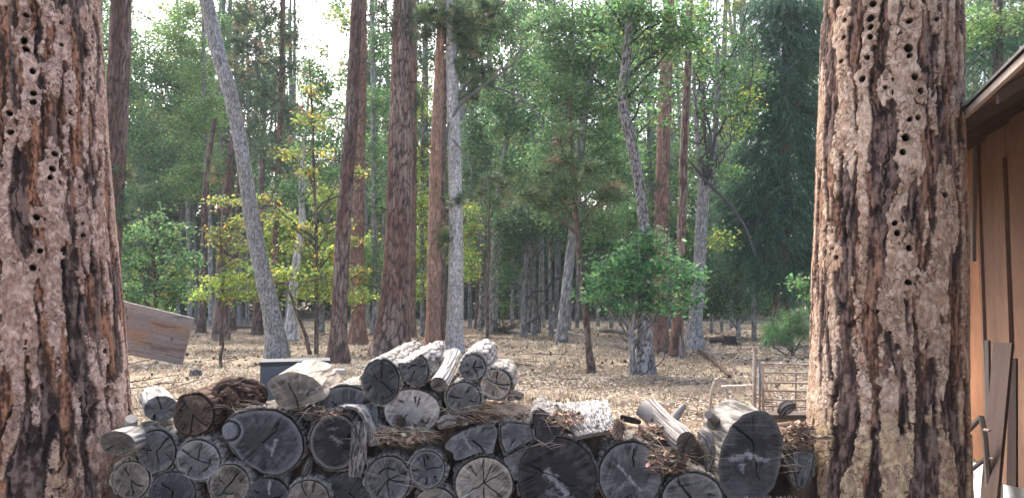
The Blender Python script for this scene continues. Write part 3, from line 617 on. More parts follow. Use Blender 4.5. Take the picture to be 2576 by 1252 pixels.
# slender far trunks, each a tree of its own
GRP = 'slender trunks far back in the shaded wood'
for k, (x, w_, by, lean) in enumerate([(448, 8, 812, 6), (494, 7, 815, -4), (603, 10, 815, 3), (622, 8, 818, 0), (668, 8, 812, 4), (722, 9, 815, 6), (926, 9, 824, -3), (960, 7, 818, 3), (1182, 8, 822, -2),
        (1331, 8, 840, 3), (1345, 11, 844, -3), (1357, 8, 838, 4), (1386, 10, 846, -5), (1399, 9, 838, 3), (1432, 8, 834, 9), (1504, 7, 822, 0), (1538, 8, 826, -2), (1562, 8, 820, 3),
        (1790, 7, 838, 2), (1815, 6, 836, -1), (1897, 10, 858, -3), (1288, 7, 818, 2), (1452, 8, 826, 1), (1368, 7, 824, -3), (1684, 8, 826, 2), (1840, 8, 826, -4)]):
    tree('slender_tree', 'slender grey trunk standing far back in the shaded wood', [(x + lean * 3, 330, w_ * .55), (x + lean * 1.4, 560, w_ * .85), (x + lean * .4, 720, w_), (x, by, w_ * 1.4)], 'shade', group=GRP,
         leaves=dict(b=[(x + lean * 3 + rng.normal() * 14, 360 + rng.random() * 60, 35, 40), (x + rng.normal() * 20, 470, 36, 40)], p=G_MID if k % 3 else G_DARK, dens=.55, s=.17, spread=.5, per=18), brk=2, flare=False)

# far wood behind everything: one mass
fw = MB(); ft = MB()
nfar = 250
for i in range(nfar):
    d = rng.uniform(44, 75); x = rng.uniform(-.74, .74) * d
    h = rng.uniform(16, 33); r = rng.uniform(.09, .20); xq = CX + F * x / d
    if 745 < xq < 890: h = rng.uniform(8, 14)
    if 320 < xq < 500: h = rng.uniform(12, 18)
    ft.tube(np.array([(x, d, -.1), (x + rng.normal() * .3, d, h * .5), (x + rng.normal() * .5, d, h)]), [r * 1.2, r, r * .4], np.array((.22, .21, .20)) * rng.uniform(.7, 1.3), 7)
    for b in range(int(rng.integers(14, 20))):
        cz = h * rng.uniform(.15, 1.0) if rng.random() < .72 else rng.uniform(.4, 5)
        n = int(rng.integers(170, 300) * (.8 if cz > 7 else 1)); rr = rng.uniform(.9, 1.8)
        nk = 9; u = rng.normal(size=(nk, 3)); u /= np.linalg.norm(u, axis=1)[:, None]
        K = np.array((x + rng.normal() * 1.4, d + rng.normal(), cz)) + u * rng.random((nk, 1)) ** .4 * np.array([rr, rr, rr * .7])
        P = K[rng.integers(0, nk, n)] + rng.normal(size=(n, 3)) * [.36, .36, .22]
        P = P[P[:, 2] > .1]
        p_ = (G_MID, G_DARK, G_DARK, G_YG)[int(rng.integers(0, 4))]
        leafquads(fw, P, .27, pal(len(P), p_[0], p_[1]) * rng.uniform(1.2, 2.1), .3, .6, .1)
FWO = fw.build('far_wood', M_LEAF)
tag(FWO, 'dim mass of green foliage filling the far wood', 'wood', kind='stuff')
tag(ft.build('far_trunks', M_TWIG, None, True), 'dim crowd of distant grey trunks in the far wood', 'wood', kind='stuff')
# ------------------------------------------------------------------ stacked logs
TONE = {'slate': (.118, .123, .130), 'dark': (.060, .063, .069), 'black': (.042, .041, .044), 'greybrown': (.18, .163, .143),
        'pale': (.33, .315, .30), 'warm': (.30, .27, .235), 'olive': (.095, .087, .074), 'brown': (.10, .075, .060), 'bluegrey': (.165, .168, .173)}
PILE = 'cut logs stacked between the two massive pines'
def outline_polar(ol, d, axis, nth, seed, rough=.020):
    """centre (world) and radius vectors on the plane through it square to the axis"""
    if ol[0] == 'e':
        _, cx, cy, rx, ry, ro = ol
        th = np.arange(240) * 2 * np.pi / 240; c, s = math.cos(R(ro)), math.sin(R(ro))
        X = rx * np.cos(th); Y = ry * np.sin(th)
        poly = np.stack([cx + X * c - Y * s, cy + X * s + Y * c], -1)
        cen = np.array([cx, cy])
    else:
        poly = np.array(ol[1], float); cen = poly.mean(0) if len(ol) < 3 else np.array(ol[2], float)
    a = np.arange(nth) * 2 * np.pi / nth
    D = np.stack([np.cos(a), np.sin(a)], -1)
    A = poly - cen; B = np.roll(poly, -1, 0) - cen; E = B - A
    den = D[:, None, 0] * E[None, :, 1] - D[:, None, 1] * E[None, :, 0]
    den = np.where(np.abs(den) < 1e-9, 1e-9, den)
    tt = (A[None, :, 0] * E[None, :, 1] - A[None, :, 1] * E[None, :, 0]) / den
    uu = (A[None, :, 0] * D[:, None, 1] - A[None, :, 1] * D[:, None, 0]) / den
    ok = (uu >= -1e-6) & (uu <= 1 + 1e-6) & (tt > 0)
    r = np.where(ok, tt, 0).max(1)
    kw = max(1, nth // 60); ker = np.ones(2 * kw + 1) / (2 * kw + 1)
    r = np.convolve(np.concatenate([r[-kw:], r, r[:kw]]), ker, 'valid')
    r = r * (1 + rough * 3 * (fbm(a / (2*np.pi) * 5, a * 0 + seed, seed, 3, 5) - .5) + rough * (vn(a / (2*np.pi) * 40, a * 0, seed + 3, 40) - .5))
    c0 = at(cen[0], cen[1], d)
    V = at(cen[0] + D[:, 0] * r, cen[1] + D[:, 1] * r, d) - c0
    ax = np.asarray(axis)
    V[:, 1] = -(V[:, 0] * ax[0] + V[:, 2] * ax[2]) / ax[1] * .7
    return c0, V, a
def seg_dist(P, pts):
    best = np.full(P.shape[:-1], 9.)
    for p, q in zip(pts[:-1], pts[1:]):
        e = q - p; l2 = (e ** 2).sum() + 1e-12
        t = np.clip(((P - p) @ e) / l2, 0, 1)
        best = np.minimum(best, np.linalg.norm(P - p - t[..., None] * e, axis=-1))
    return best
LID = [0]
def log(label, ol, tone='slate', bark='scaly', d=4.0, yaw=0., pitch=0., L=.45, bt=.014, cracks=3, ringw=1., edge=.35, saw=None, marks=(), gaps=.15, knot=None,
        cat='log', name='firewood_log', mcol=None, arc=0., stub=(), heart=.25, edgec=None, lump=.10, pith=(0, 0)):
    LID[0] += 1; seed = LID[0] * 97 + 11; r = np.random.default_rng(seed)
    ax = np.array([math.sin(R(yaw)) * math.cos(R(pitch)), math.cos(R(yaw)) * math.cos(R(pitch)), math.sin(R(pitch))])
    c0, V, a = outline_polar(ol, d, ax, 24, seed)
    Rm = np.linalg.norm(V, axis=1).mean()
    nth = int(np.clip(2 * np.pi * Rm / .0042, 90, 330)); nr = int(np.clip(Rm / .0036, 16, 62))
    c0, V, a = outline_polar(ol, d, ax, nth, seed)
    loc = c0 + ax * L * .5; t = thing(name, label, cat, (loc[0], loc[1], loc[2] - Rm), PILE)
    rho = np.linspace(0, 1, nr) ** .9
    P2 = V[None] * rho[:, None, None]                       # relative to the centre
    X = P2[..., 0] - pith[0] * Rm; Z = P2[..., 2] - pith[1] * Rm
    rad = np.hypot(X, Z); ang = np.arctan2(Z, X)
    base = np.array(TONE[tone]) * (1.04, 1., .95)
    ring = np.sin(rad / (.0085 * ringw) * 2 * np.pi + 3 * (fbm(X / .06, Z / .06, seed, 3) - .5) * 2)
    ray = fbm((ang + np.pi) / (2 * np.pi) * 60, rad / .12, seed + 1, 3, 60)
    blot = fbm(X / .07, Z / .07, seed + 2, 4)
    sa = R(saw if saw is not None else r.uniform(20, 70))
    su = X * math.cos(sa) + Z * math.sin(sa); sv = -X * math.sin(sa) + Z * math.cos(sa)
    sawn = fbm(su / .16, sv / .0075, seed + 4, 3)
    k = 1 + .16 * ring * ss(.1, .5, rho)[:, None] + 1.3 * (ray - .5) + 1.7 * (blot - .5) + 1.4 * (sawn - .5)
    k = np.clip(k, .3, 2.)
    col = base * k[..., None]
    rr = np.repeat(rho[:, None], nth, 1) + .06 * (blot - .5)
    col = mixc(col, base * (1 - heart), (1 - ss(.45, .6, rr)) * .8)
    ec = np.array(edgec) if edgec is not None else base * 1.7 + .04
    col = mixc(col, ec, ss(.84, .97, rr) * edge)
    # checks that open from the pith
    Q = np.stack([X, Z], -1); depth = np.zeros(X.shape)
    a0 = r.uniform(0, 6.28)
    pls = []
    for i in range(cracks):
        aa = a0 + i * 2 * np.pi / max(1, cracks) + r.normal() * .35
        Rl = Rm * r.uniform(.6, 1.02); st = Rm * (0 if r.random() < .5 else r.uniform(.15, .6))
        n = 8; rs_ = np.linspace(st, Rl, n); an = aa + np.cumsum(r.normal(size=n)) * .06 + .10 * r.normal()
        pls.append((np.stack([rs_ * np.cos(an), rs_ * np.sin(an)], -1), r.uniform(.0010, .0024)))
    for i in range(int(arc)):
        aa = r.uniform(0, 6.28); R0 = Rm * r.uniform(.45, .6); an = np.linspace(aa, aa + r.uniform(.9, 1.6), 9)
        pls.append((np.stack([R0 * np.cos(an), R0 * np.sin(an)], -1), .0020))
    for i in range(cracks * 2):
        aa = r.uniform(0, 6.28); R1 = Rm * r.uniform(.7, 1.02); R0 = R1 - Rm * r.uniform(.12, .4); an = aa + np.cumsum(r.normal(size=4)) * .03
        rs_ = np.linspace(R0, R1, 4); pls.append((np.stack([rs_ * np.cos(an), rs_ * np.sin(an)], -1), .0008))
    for pl, wd in pls:
        dd = seg_dist(Q, pl)
        depth = np.maximum(depth, (1 - ss(wd * .5, wd * 1.2 + .0014, dd)) * (.022 if wd > .001 else .006))
    col = mixc(col, np.array((.012, .011, .011)), np.clip(depth / .022, 0, 1) * .92)
    for mk in marks:                                       # pale scars left by a saw or fungus, in reference pixels
        p = at(np.array([mk[0], mk[2]]), np.array([mk[1], mk[3]]), d) - c0
        dd = seg_dist(Q + np.array([pith[0], pith[1]]) * Rm, p[:, [0, 2]])
        wd = mk[4] * px(d)
        mm = (1 - ss(0., 1.5, dd / wd + 2.6 * (fbm(X / .014, Z / .014, seed + 8, 3) - .5) + 1.6 * (sawn - .5))) * mk[5] * .6
        col = mixc(col, np.array(mk[6] if len(mk) > 6 else (.50, .50, .50)), np.clip(mm, 0, 1))
    face = c0 + P2 + ax * (depth + .0035 * (sawn - .5) + .004 * (blot - .5))[..., None]
    if knot is not None:
        kc = at(knot[0], knot[1], d) - c0; kr = knot[2] * px(d)
        dk = np.hypot(P2[..., 0] - kc[0], P2[..., 2] - kc[2]) / kr
        lip = np.exp(-((dk - 1) / .10) ** 2)
        col = mixc(col, np.array((.26, .27, .29)), (dk < .95) * .55); col = mixc(col, np.array((.30, .31, .33)), np.exp(-((dk - 1.25) / .2) ** 2) * .6)
        col = mixc(col, np.array((.012, .012, .012)), lip * .9)
        face = face + ax * (lip * .018 - .014 * (dk < .92))[..., None]
    col = np.clip(col, .006, .8)
    m = MB(); m.grid(face, col, wrap=True)
    # flank
    nl = int(np.clip(L / .008, 20, 70)); s = np.linspace(0, 1, nl)
    A_, S_ = np.meshgrid(a, s)
    arcl = A_ * Rm
    bend = r.normal(size=3) * .02
    cen = c0 + ax * (S_ * L)[..., None] + bend * (S_ ** 2)[..., None]
    Vn = V / np.linalg.norm(V, axis=1)[:, None]
    rad_l = 1 - .05 * S_ + lump * (fbm(A_ / (2*np.pi) * 4, S_ * L / .25, seed + 20, 3, 4) - .5) * ss(0, .15, S_)
    if bark == 'bare':
        gr = fbm(A_ / (2*np.pi) * 40, S_ * L / .20, seed + 21, 4, 40)
        mc = np.array(mcol if mcol is not None else (.50, .47, .43))
        fcol = mc * (.25 + 1.3 * ss(.2, .8, gr))[..., None] * (.75 + .5 * fbm(A_ / (2*np.pi) * 6, S_ * L / .12, seed + 40, 3, 6))[..., None]
        chk = 1 - ss(.02, .05, np.abs(fbm(A_ / (2*np.pi) * 14, S_ * L / .35, seed + 22, 2, 14) - .5))
        fcol = mixc(fcol, mc * .25, chk * .55)
        W = cen + V[None] * rad_l[..., None] + Vn[None] * (.006 * (gr - .5) - .004 * chk)[..., None]
        W[0] = face[-1]
        m.grid(W, fcol, wrap=True)
        endc = W[-1].mean(0); m.add(np.vstack([W[-1], endc[None]]), [(j, (j + 1) % nth, nth) for j in range(nth)], mc * .5)
        m.build('log_body', M_FACE, t, True)
    else:
        W = cen + V[None] * (rad_l * .985)[..., None]; W[0] = face[-1]
        m.grid(W, base * .5, wrap=True)
        endc = W[-1].mean(0); m.add(np.vstack([W[-1], endc[None]]), [(j, (j + 1) % nth, nth) for j in range(nth)], base * .7)
        m.build('wood', M_FACE, t, True)
        cwn = max(8, int(2 * np.pi * Rm / .026)); chh = .055 if bark == 'scaly' else .12
        f1, f2, cid = worley(A_ / (2*np.pi) * cwn + .7 * (fbm(A_ / (2*np.pi) * 20, S_ * L / .03, seed + 23, 2, 20) - .5), S_ * L / chh + .6 * fbm(A_ / (2*np.pi) * 10, S_ * L / .1, seed + 24, 2, 10), seed + 25, cwn)
        e = ss(.03, .22, f2 - f1); fine = fbm(A_ / (2*np.pi) * 80, S_ * L / .02, seed + 26, 3, 80)
        bcol = {'scaly': (.38, .35, .31), 'thick': (.20, .185, .165), 'white': (.41, .39, .36), 'rot': (.13, .085, .062)}[bark]
        mc = np.array(mcol if mcol is not None else bcol)
        fcol = mixc(mc * .22, mc, e) * (.55 + .55 * cid + .35 * fine)[..., None]
        fray = bt * (.55 + 1.1 * vn(a / (2*np.pi) * 30, a * 0, seed + 27, 30) * vn(a / (2*np.pi) * 7, a * 0 + 3, seed + 28, 7) * 1.8)
        miss = ss(gaps - .05, gaps + .05, fbm(a / (2*np.pi) * 6, a * 0 + 7, seed + 29, 2, 6))
        tk = (fray * miss)[None] * (.6 + .4 * ss(0, .05, S_)) + .002
        tk = tk + (.010 * (e - .6) + .006 * (cid - .5)) * miss[None]
        setb = .012 * r.random() + .012 * vn(a / (2*np.pi) * 18, a * 0 + 1, seed + 30, 18)
        O = cen + V[None] * rad_l[..., None] + Vn[None] * np.maximum(tk, .001)[..., None] + ax * (setb[None] * (1 - S_))[..., None]
        gap = .0035 * vn(a / (2*np.pi) * 9, a * 0 + 5, seed + 33, 9)
        I0 = O[0] - Vn * np.maximum(tk[0] - gap - .001, .0005)[:, None]
        bm = MB(); bm.grid(np.stack([I0 + ax * .03, I0, O[0] - Vn * (tk[0] * .5)[:, None] - ax * .003, O[0]]),
                           np.concatenate([np.repeat(mc[None] * .15, nth, 0), np.repeat(mc[None] * .30, nth, 0), mc * (.35 + .3 * fine[0])[:, None], fcol[0] * .8]), wrap=True)
        bm.grid(O, fcol, wrap=True)
        bm.build('bark', M_BARK, t, True)
    for p0, p1, r0, r1 in stub:
        sb = MB(); q0, q1 = at(*p0), at(*p1)
        sb.tube(np.array([q0, q0 * .5 + q1 * .5 + [0, 0, .004], q1]), [r0, (r0 + r1) * .5, r1], np.array(mcol if mcol is not None else (.3, .28, .26)) * .8, 12)
        sb.build('branch_stub', M_WOOD, t, True)
    return t

WM = (.5, .5, .5)
# bottom row
log('grey brown round log at the far left of the bottom row beside the left trunk', ('e', 330, 1207, 45, 46, 0), 'greybrown', cracks=3)
log('dark slate round log second from the left in the bottom row', ('e', 434, 1236, 56, 49, 0), 'dark', 'thick', cracks=2)
log('grey brown round bottom row log just left below the big charcoal log', ('e', 577, 1218, 49, 50, 0), 'greybrown', cracks=4, arc=1)
log('dark log cut by the photo edge directly under the big charcoal log', ('e', 673, 1250, 54, 48, 0), 'dark', 'thick', cracks=3, marks=[(678, 1208, 676, 1240, 3, .8)])
log('greyish brown log at the photo edge under the hollow right of the big charcoal log', ('e', 775, 1254, 52, 46, 0), 'greybrown', cracks=4)
log('dark slate log at the photo edge whose upper right hides behind the bark slab', ('e', 878, 1240, 55, 54, 0), 'dark', 'thick', d=4.04, cracks=1)
log('blue grey split faced log with jagged check below the hanging bark slab', ('e', 977, 1205, 55, 57, 0), 'bluegrey', cracks=5, arc=1)
log('grey brown log sliver at the photo edge under the small slate log', ('e', 1094, 1268, 50, 42, 0), 'greybrown', d=4.02, cracks=3)
log('small slate round log with thin pale rim left of the warm pale log', ('e', 1074, 1180, 44, 46, 0), 'slate', cracks=6, edge=.7)
log('warm pale log with radiating checks in the middle of the bottom row', ('e', 1217, 1217, 72, 66, 0), 'warm', 'thick', cracks=7, heart=.05, pith=(.0, .05), marks=[(1165, 1215, 1190, 1240, 10, .5, (.5, .48, .44)), (1211, 1172, 1213, 1205, 7, .5, (.10, .085, .075))])
log('largest blackish log at the photo edge with a pale diagonal scar', ('e', 1401, 1200, 98, 101, 0), 'black', 'thick', cracks=2, saw=28, edge=.2, edgec=(.10, .085, .06), marks=[(1374, 1185, 1424, 1238, 9, .75), (1385, 1240, 1440, 1260, 10, .45)], bt=.02)
log('dark slate log with a white diagonal slash and jagged crack under the gnarled branch', ('e', 1586, 1197, 77, 84, 0), 'slate', 'thick', cracks=2, saw=70, heart=.35, marks=[(1555, 1170, 1612, 1232, 4, .85), (1560, 1225, 1585, 1212, 6, .5), (1648, 1172, 1662, 1177, 4, .9), (1620, 1182, 1648, 1174, 2, .5)], bt=.018)
log('bluish grey log at the photo edge between the slashed log and the tall oval log', ('e', 1742, 1256, 76, 66, 0), 'bluegrey', 'thick', cracks=4, saw=10, edge=.6)
# second row
log('olive grey debarked log with whitened top resting against the left trunk', ('e', 295, 1114, 46, 31, 8), 'olive', 'bare', d=3.9, yaw=4, L=.5, mcol=(.50, .46, .41), cracks=2, stub=[((326, 1096, 4.12), (331, 1052, 4.06), .036, .03)])
log('grey round log with faint rings right of the olive debarked log', ('e', 393, 1135, 47, 52, 0), 'slate', cracks=4, arc=1)
log('grey round log with arched crack between two scaly bark sides, left of the knotted log', ('e', 498, 1157, 55, 50, 10), 'bluegrey', cracks=4, arc=1, edge=.5)
log('big charcoal oval log with a round knot on its left edge', ('p', [(566, 1064), (592, 1044), (640, 1031), (692, 1031), (732, 1052), (758, 1094), (762, 1138), (742, 1168), (705, 1192), (662, 1190), (612, 1160), (575, 1112), (560, 1085)], (662, 1112)), 'dark', 'thick', cracks=2, saw=50, edge=.5, edgec=(.22, .23, .25), knot=(579, 1083, 23), marks=[(694, 1108, 683, 1142, 4, .7), (672, 1120, 680, 1130, 5, .4)], L=.5)
log('blue black round log whose right side hides behind the hanging bark slab', ('e', 842, 1110, 61, 68, 0), 'black', 'thick', cracks=1, edge=.6, edgec=(.26, .25, .23), marks=[(835, 1098, 858, 1115, 6, .5), (825, 1080, 850, 1076, 3, .4)], bt=.02)
log('curved slate block split from a log, above the warm pale log', ('p', [(1117, 1118), (1135, 1100), (1175, 1080), (1215, 1070), (1247, 1067), (1254, 1087), (1240, 1142), (1206, 1136), (1168, 1152), (1143, 1159), (1138, 1135), (1121, 1130)], (1190, 1108)), 'slate', 'bare', mcol=(.22, .20, .175), cracks=1, saw=60, cat='log', name='split_log', marks=[(1165, 1094, 1183, 1126, 3, .6)], L=.4)
log('small squarish slate block right of the curved split block', ('p', [(1261, 1072), (1278, 1063), (1310, 1066), (1332, 1068), (1339, 1106), (1306, 1120), (1274, 1137), (1263, 1115)], (1300, 1095)), 'slate', 'thick', cracks=1, name='split_log', L=.4)
log('pointed grey wedge jammed downward beside the largest blackish log', ('p', [(1266, 1152), (1300, 1133), (1341, 1114), (1345, 1145), (1322, 1175), (1298, 1210), (1280, 1180)], (1308, 1150)), 'bluegrey', 'bare', mcol=(.16, .15, .14), d=4.02, cracks=1, saw=15, name='split_log', L=.4)
log('blue black wedge with pale flat top leaning on the largest blackish log', ('p', [(1343, 1046), (1356, 1028), (1385, 1050), (1411, 1071), (1408, 1083), (1388, 1102), (1365, 1121), (1350, 1100)], (1375, 1074)), 'black', 'thick', cracks=0, edge=.1, name='split_log', mcol=(.30, .28, .26), d=3.98)
log('tall oval dark log standing higher than its neighbours, pale frown shaped scar across it', ('p', [(1905, 1030), (1870, 1042), (1836, 1072), (1814, 1120), (1805, 1175), (1810, 1222), (1835, 1254), (1880, 1270), (1920, 1255), (1948, 1222), (1964, 1170), (1969, 1105), (1952, 1055), (1930, 1036)], (1886, 1145)), 'dark', 'bare', mcol=(.23, .215, .195), lump=.14, yaw=-3, L=.5, cracks=2, saw=0, heart=.45, edge=.5, edgec=(.16, .155, .145), pith=(.1, .35),
    marks=[(1842, 1150, 1885, 1143, 8, .7), (1885, 1143, 1930, 1160, 7, .75), (1868, 1172, 1868, 1180, 6, .8), (1875, 1235, 1900, 1215, 40, .45, (.15, .14, .125))], stub=[((1800, 1060, 4.2), (1782, 1042, 4.1), .028, .022), ((1790, 1066, 4.2), (1806, 1066, 4.25), .03, .03)])
log('narrow slate wedge with thick bark on its left beside the tan flaky trunk', ('p', [(1994, 1133), (2020, 1134), (2046, 1140), (2040, 1178), (2030, 1205), (2022, 1226), (2009, 1225), (1999, 1175)], (2018, 1172)), 'slate', 'thick', cracks=1, saw=85, name='split_log', L=.38, bt=.022)
# top row
log('whitened debarked log with a blue grey cut end on top of the far left stack', ('e', 406, 1027, 37, 33, 0), 'slate', 'bare', d=3.98, yaw=-30, pitch=3, L=.36, mcol=(.46, .445, .42), cracks=3, edge=.2)
log('dark brown rotting log with cracked round end left of the knotted charcoal log', ('e', 486, 1043, 49, 51, 0), 'brown', 'rot', yaw=0, pitch=2, L=.42, cracks=5, edge=.1, marks=[(492, 1008, 502, 1012, 4, .6, (.35, .28, .22))])
log('half round log with white and tan bare top sitting in front of the metal cabinet', ('p', [(670, 962), (690, 945), (722, 934), (752, 936), (785, 947), (808, 968), (822, 1000), (790, 1013), (755, 1022), (722, 1030), (700, 1018), (684, 990)], (748, 985)), 'greybrown', 'bare', d=3.98, pitch=3, L=.42, mcol=(.42, .36, .29), cracks=4, heart=.3, pith=(0, -.5), marks=[(740, 985, 785, 984, 5, .5), (792, 975, 800, 978, 5, .6), (690, 1000, 800, 1006, 14, .5, (.11, .09, .075))])
log('low slate log seen as an arc behind the half round log', ('e', 872, 1040, 82, 68, 0), 'slate', d=4.08, yaw=8, pitch=3, cracks=3, saw=88, edge=.5)
log('round slate log with long scaly bark at the left end of the crest', ('e', 958, 959, 45, 54, 0), 'dark', d=4.02, yaw=8, pitch=4, L=.55, cracks=4, edge=.3)
log('notched half log of dark grey wood between the two round crest logs', ('p', [(1002, 915), (1020, 916), (1034, 918), (1045, 905), (1058, 895), (1070, 905), (1077, 930), (1074, 950), (1060, 965), (1042, 968), (1020, 960), (1010, 940)], (1042, 934)), 'slate', 'white', d=4.02, yaw=8, pitch=4, L=.5, cracks=2, arc=1)
log('thin white debarked log with a small dark end lying askew on the crest', ('e', 1103, 966, 21, 18, 12), 'olive', 'bare', d=3.93, yaw=9, pitch=14, L=.5, mcol=(.46, .445, .42), cracks=1, edge=.05)
log('topmost crest log, round grey end under white scaly bark', ('e', 1190, 924, 30, 31, 0), 'bluegrey', 'white', d=4.02, yaw=9, pitch=7, L=.46, cracks=5, bt=.018)
log('pale brown round log at the right end of the crest', ('e', 1247, 966, 38, 37, 0), 'warm', 'scaly', d=4.04, yaw=4, pitch=4, L=.45, cracks=5, bt=.016)
log('round grey log below the topmost crest log', ('e', 1165, 1000, 42, 39, 0), 'bluegrey', 'scaly', d=4.03, cracks=4)
log('palest lavender grey log with wavy check under the middle of the crest', ('e', 1037, 1034, 70, 54, 0), 'pale', 'thick', d=4.04, cracks=6, saw=60, heart=.0, bt=.012, marks=[(1020, 1020, 1060, 1030, 14, .35)])
log('gnarled smooth driftwood grey branch log lying askew with a dark cut end', ('e', 1727, 1113, 26, 29, 0), 'olive', 'bare', d=3.9, yaw=-17, pitch=13, L=.37, mcol=(.34, .31, .28), lump=.45, cracks=2, edge=.1, stub=[((1688, 1064, 4.1), (1723, 1017, 4.12), .030, .012), ((1648, 1052, 4.2), (1611, 1026, 4.25), .055, .042)])

def chunk(name, label, cat, pts, colA, colB, seed, amp=.018, flat=.8, group=None, mat=None, ncol=90, fib=30):
    """fibrous broken piece along pts = (x, y, d, radius px)"""
    q = spline(np.array([(p[0], p[1], p[2], p[3]) for p in pts], float), 60)
    C = at(q[:, 0], q[:, 1], q[:, 2]); rad = q[:, 3] * px(4.1)
    tt = np.gradient(C, axis=0); tt /= np.linalg.norm(tt, axis=1)[:, None]
    b = np.cross(tt, np.array([0, 1., .25])); b /= np.linalg.norm(b, axis=1)[:, None]; n = np.cross(b, tt)
    th = np.arange(ncol) * 2 * np.pi / ncol; TH, SS = np.meshgrid(th, np.linspace(0, 1, 60))
    L = np.linalg.norm(np.diff(C, axis=0), axis=1).sum()
    f = fbm(TH / (2*np.pi) * fib, SS * L / .09, seed, 4, fib); g_ = fbm(TH / (2*np.pi) * 5, SS * L / .08, seed + 1, 3, 5)
    f1, f2, cid = worley(TH / (2*np.pi) * 16, SS * L / .05, seed + 2, 16)
    e = ss(.02, .2, f2 - f1)
    endt = np.minimum(1, 6 * np.minimum(SS, 1 - SS) + .35 + .3 * f)
    RR = rad[:, None] * endt * (1 + .5 * (g_ - .5)) + amp * (f - .5) * 1.6 + amp * .6 * (cid - .5) * e
    P = C[:, None] + RR[..., None] * (np.cos(TH)[..., None] * b[:, None] + flat * np.sin(TH)[..., None] * n[:, None])
    col = mixc(np.array(colB), np.array(colA), ss(.3, .7, f * .6 + cid * .4) * (.3 + .7 * e))
    m = MB(); m.grid(P, col, wrap=True)
    for k in (0, -1):
        m.add(np.vstack([P[k], P[k].mean(0)[None]]), [(j, (j + 1) % ncol, ncol) for j in range(ncol)], np.array(colB))
    o = m.build(name, mat or M_BARK, None, True)
    return tag(o, label, cat, group)
chunk('rotten_log', 'dark crumbling rotten log lying sideways on the left stack', 'log', [(535, 1005, 4.15, 30), (575, 990, 4.15, 38), (625, 992, 4.15, 38), (670, 1002, 4.15, 26)], (.16, .105, .075), (.030, .020, .016), 501, .03, .8, PILE)
chunk('root_piece', 'grey twisted root piece wedged left of the tall oval log', 'root', [(1760, 1082, 4.02, 8), (1778, 1105, 3.98, 15), (1786, 1140, 3.98, 12), (1780, 1185, 4.0, 7)], (.26, .245, .225), (.07, .06, .055), 503, .014, .8)
chunk('branch_stump', 'stubby twisted branch piece on the right shoulder of the tall oval log', 'branch', [(1962, 1042, 4.1, 9), (1978, 1024, 4.08, 15), (1996, 1018, 4.12, 11)], (.20, .185, .165), (.05, .043, .038), 504, .010, .9)
chunk('bark_piece', 'small curled bark piece at the right foot of the log crest', 'bark', [(1275, 1000, 4.12, 8), (1296, 994, 4.14, 12), (1314, 998, 4.2, 8)], (.40, .36, .32), (.10, .08, .07), 505, .012, .6)
chunk('bark_piece', 'pale bark chunk in front of the lavender grey log', 'bark', [(1100, 1068, 4.0, 9), (1128, 1058, 4.02, 15), (1150, 1060, 4.05, 10)], (.38, .345, .30), (.12, .10, .09), 506, .012, .7)
chunk('bark_piece', 'dark bark strip lying left of the gnarled branch log', 'bark', [(1560, 1048, 4.3, 6), (1590, 1056, 4.3, 8), (1612, 1062, 4.3, 5)], (.11, .08, .065), (.04, .03, .025), 507, .008, .6)
chunk('bark_piece', 'long loose bark strip leaning under the gnarled branch log', 'bark', [(1672, 1085, 4.02, 7), (1700, 1125, 3.98, 11), (1715, 1160, 3.98, 8)], (.30, .27, .24), (.07, .06, .05), 508, .012, .6)
chunk('bark_piece', 'grey bark shard in the dark hollow right of the big charcoal log', 'bark', [(785, 1150, 4.06, 6), (772, 1180, 4.03, 9), (762, 1200, 4.03, 5)], (.20, .185, .165), (.06, .05, .045), 509, .010, .6)
chunk('wood_splinter', 'flat pale splinter sticking out by the tan flaky trunk above the narrow wedge', 'splinter', [(2050, 1098, 3.98, 9), (2075, 1100, 3.85, 7), (2098, 1098, 3.8, 3)], (.42, .36, .28), (.16, .12, .09), 510, .008, .5)

def sheet(name, label, cat, e0, e1, colA, colB, seed, thick=.014, amp=.016, mat=None, group=None, nu=80, nv=80, cu=.10, cv=.017):
    """ruled bark sheet between two edge polylines of (x, y, d)"""
    A = spline(np.array([list(p) for p in e0], float), nu); B = spline(np.array([list(p) for p in e1], float), nu)
    A = at(A[:, 0], A[:, 1], A[:, 2]); B = at(B[:, 0], B[:, 1], B[:, 2])
    t = np.linspace(0, 1, nv)
    U, Vv = np.meshgrid(np.arange(nu) / nu, t, indexing='ij')
    rag = .05 * (fbm(U * 9, U * 0, seed + 7, 3) - .5)
    P = A[:, None] + (B - A)[:, None] * (t[None, :, None] * (1 + rag[..., None]))
    du = np.gradient(P, axis=0); dv = np.gradient(P, axis=1); N = np.cross(du, dv); N /= np.linalg.norm(N, axis=-1)[..., None] + 1e-9
    if (N[..., 1].mean()) > 0: N = -N
    Lu = np.linalg.norm(np.diff(A, axis=0), axis=1).sum(); Lv = np.linalg.norm(B - A, axis=1).mean()
    f1, f2, cid = worley(U * Lu / cu + .9 * fbm(U * 9, Vv * 9, seed + 3, 3), Vv * Lv / cv + 1.6 * fbm(U * 6, Vv * 6, seed + 4, 3), seed)
    e = ss(.03, .22, f2 - f1); f = fbm(U * Lu / .03, Vv * Lv / .015, seed + 1, 4)
    F_ = P + N * (amp * (e * .6 + cid * .4 - .5) + amp * (f - .5))[..., None]; K = P - N * thick
    col = mixc(np.array(colB), np.array(colA) , e * (.4 + .6 * f)) * (.7 + .6 * cid)[..., None]
    m = MB(); m.grid(F_, col); m.grid(K, np.array(colB) * .8, flip=True)
    for a_, b_ in ((F_[0], K[0]), (F_[-1], K[-1]), (F_[:, 0], K[:, 0]), (F_[:, -1], K[:, -1])): m.grid(np.stack([a_, b_]), np.array(colB))
    return tag(m.build(name, mat or M_BARK, None, True), label, cat, group)
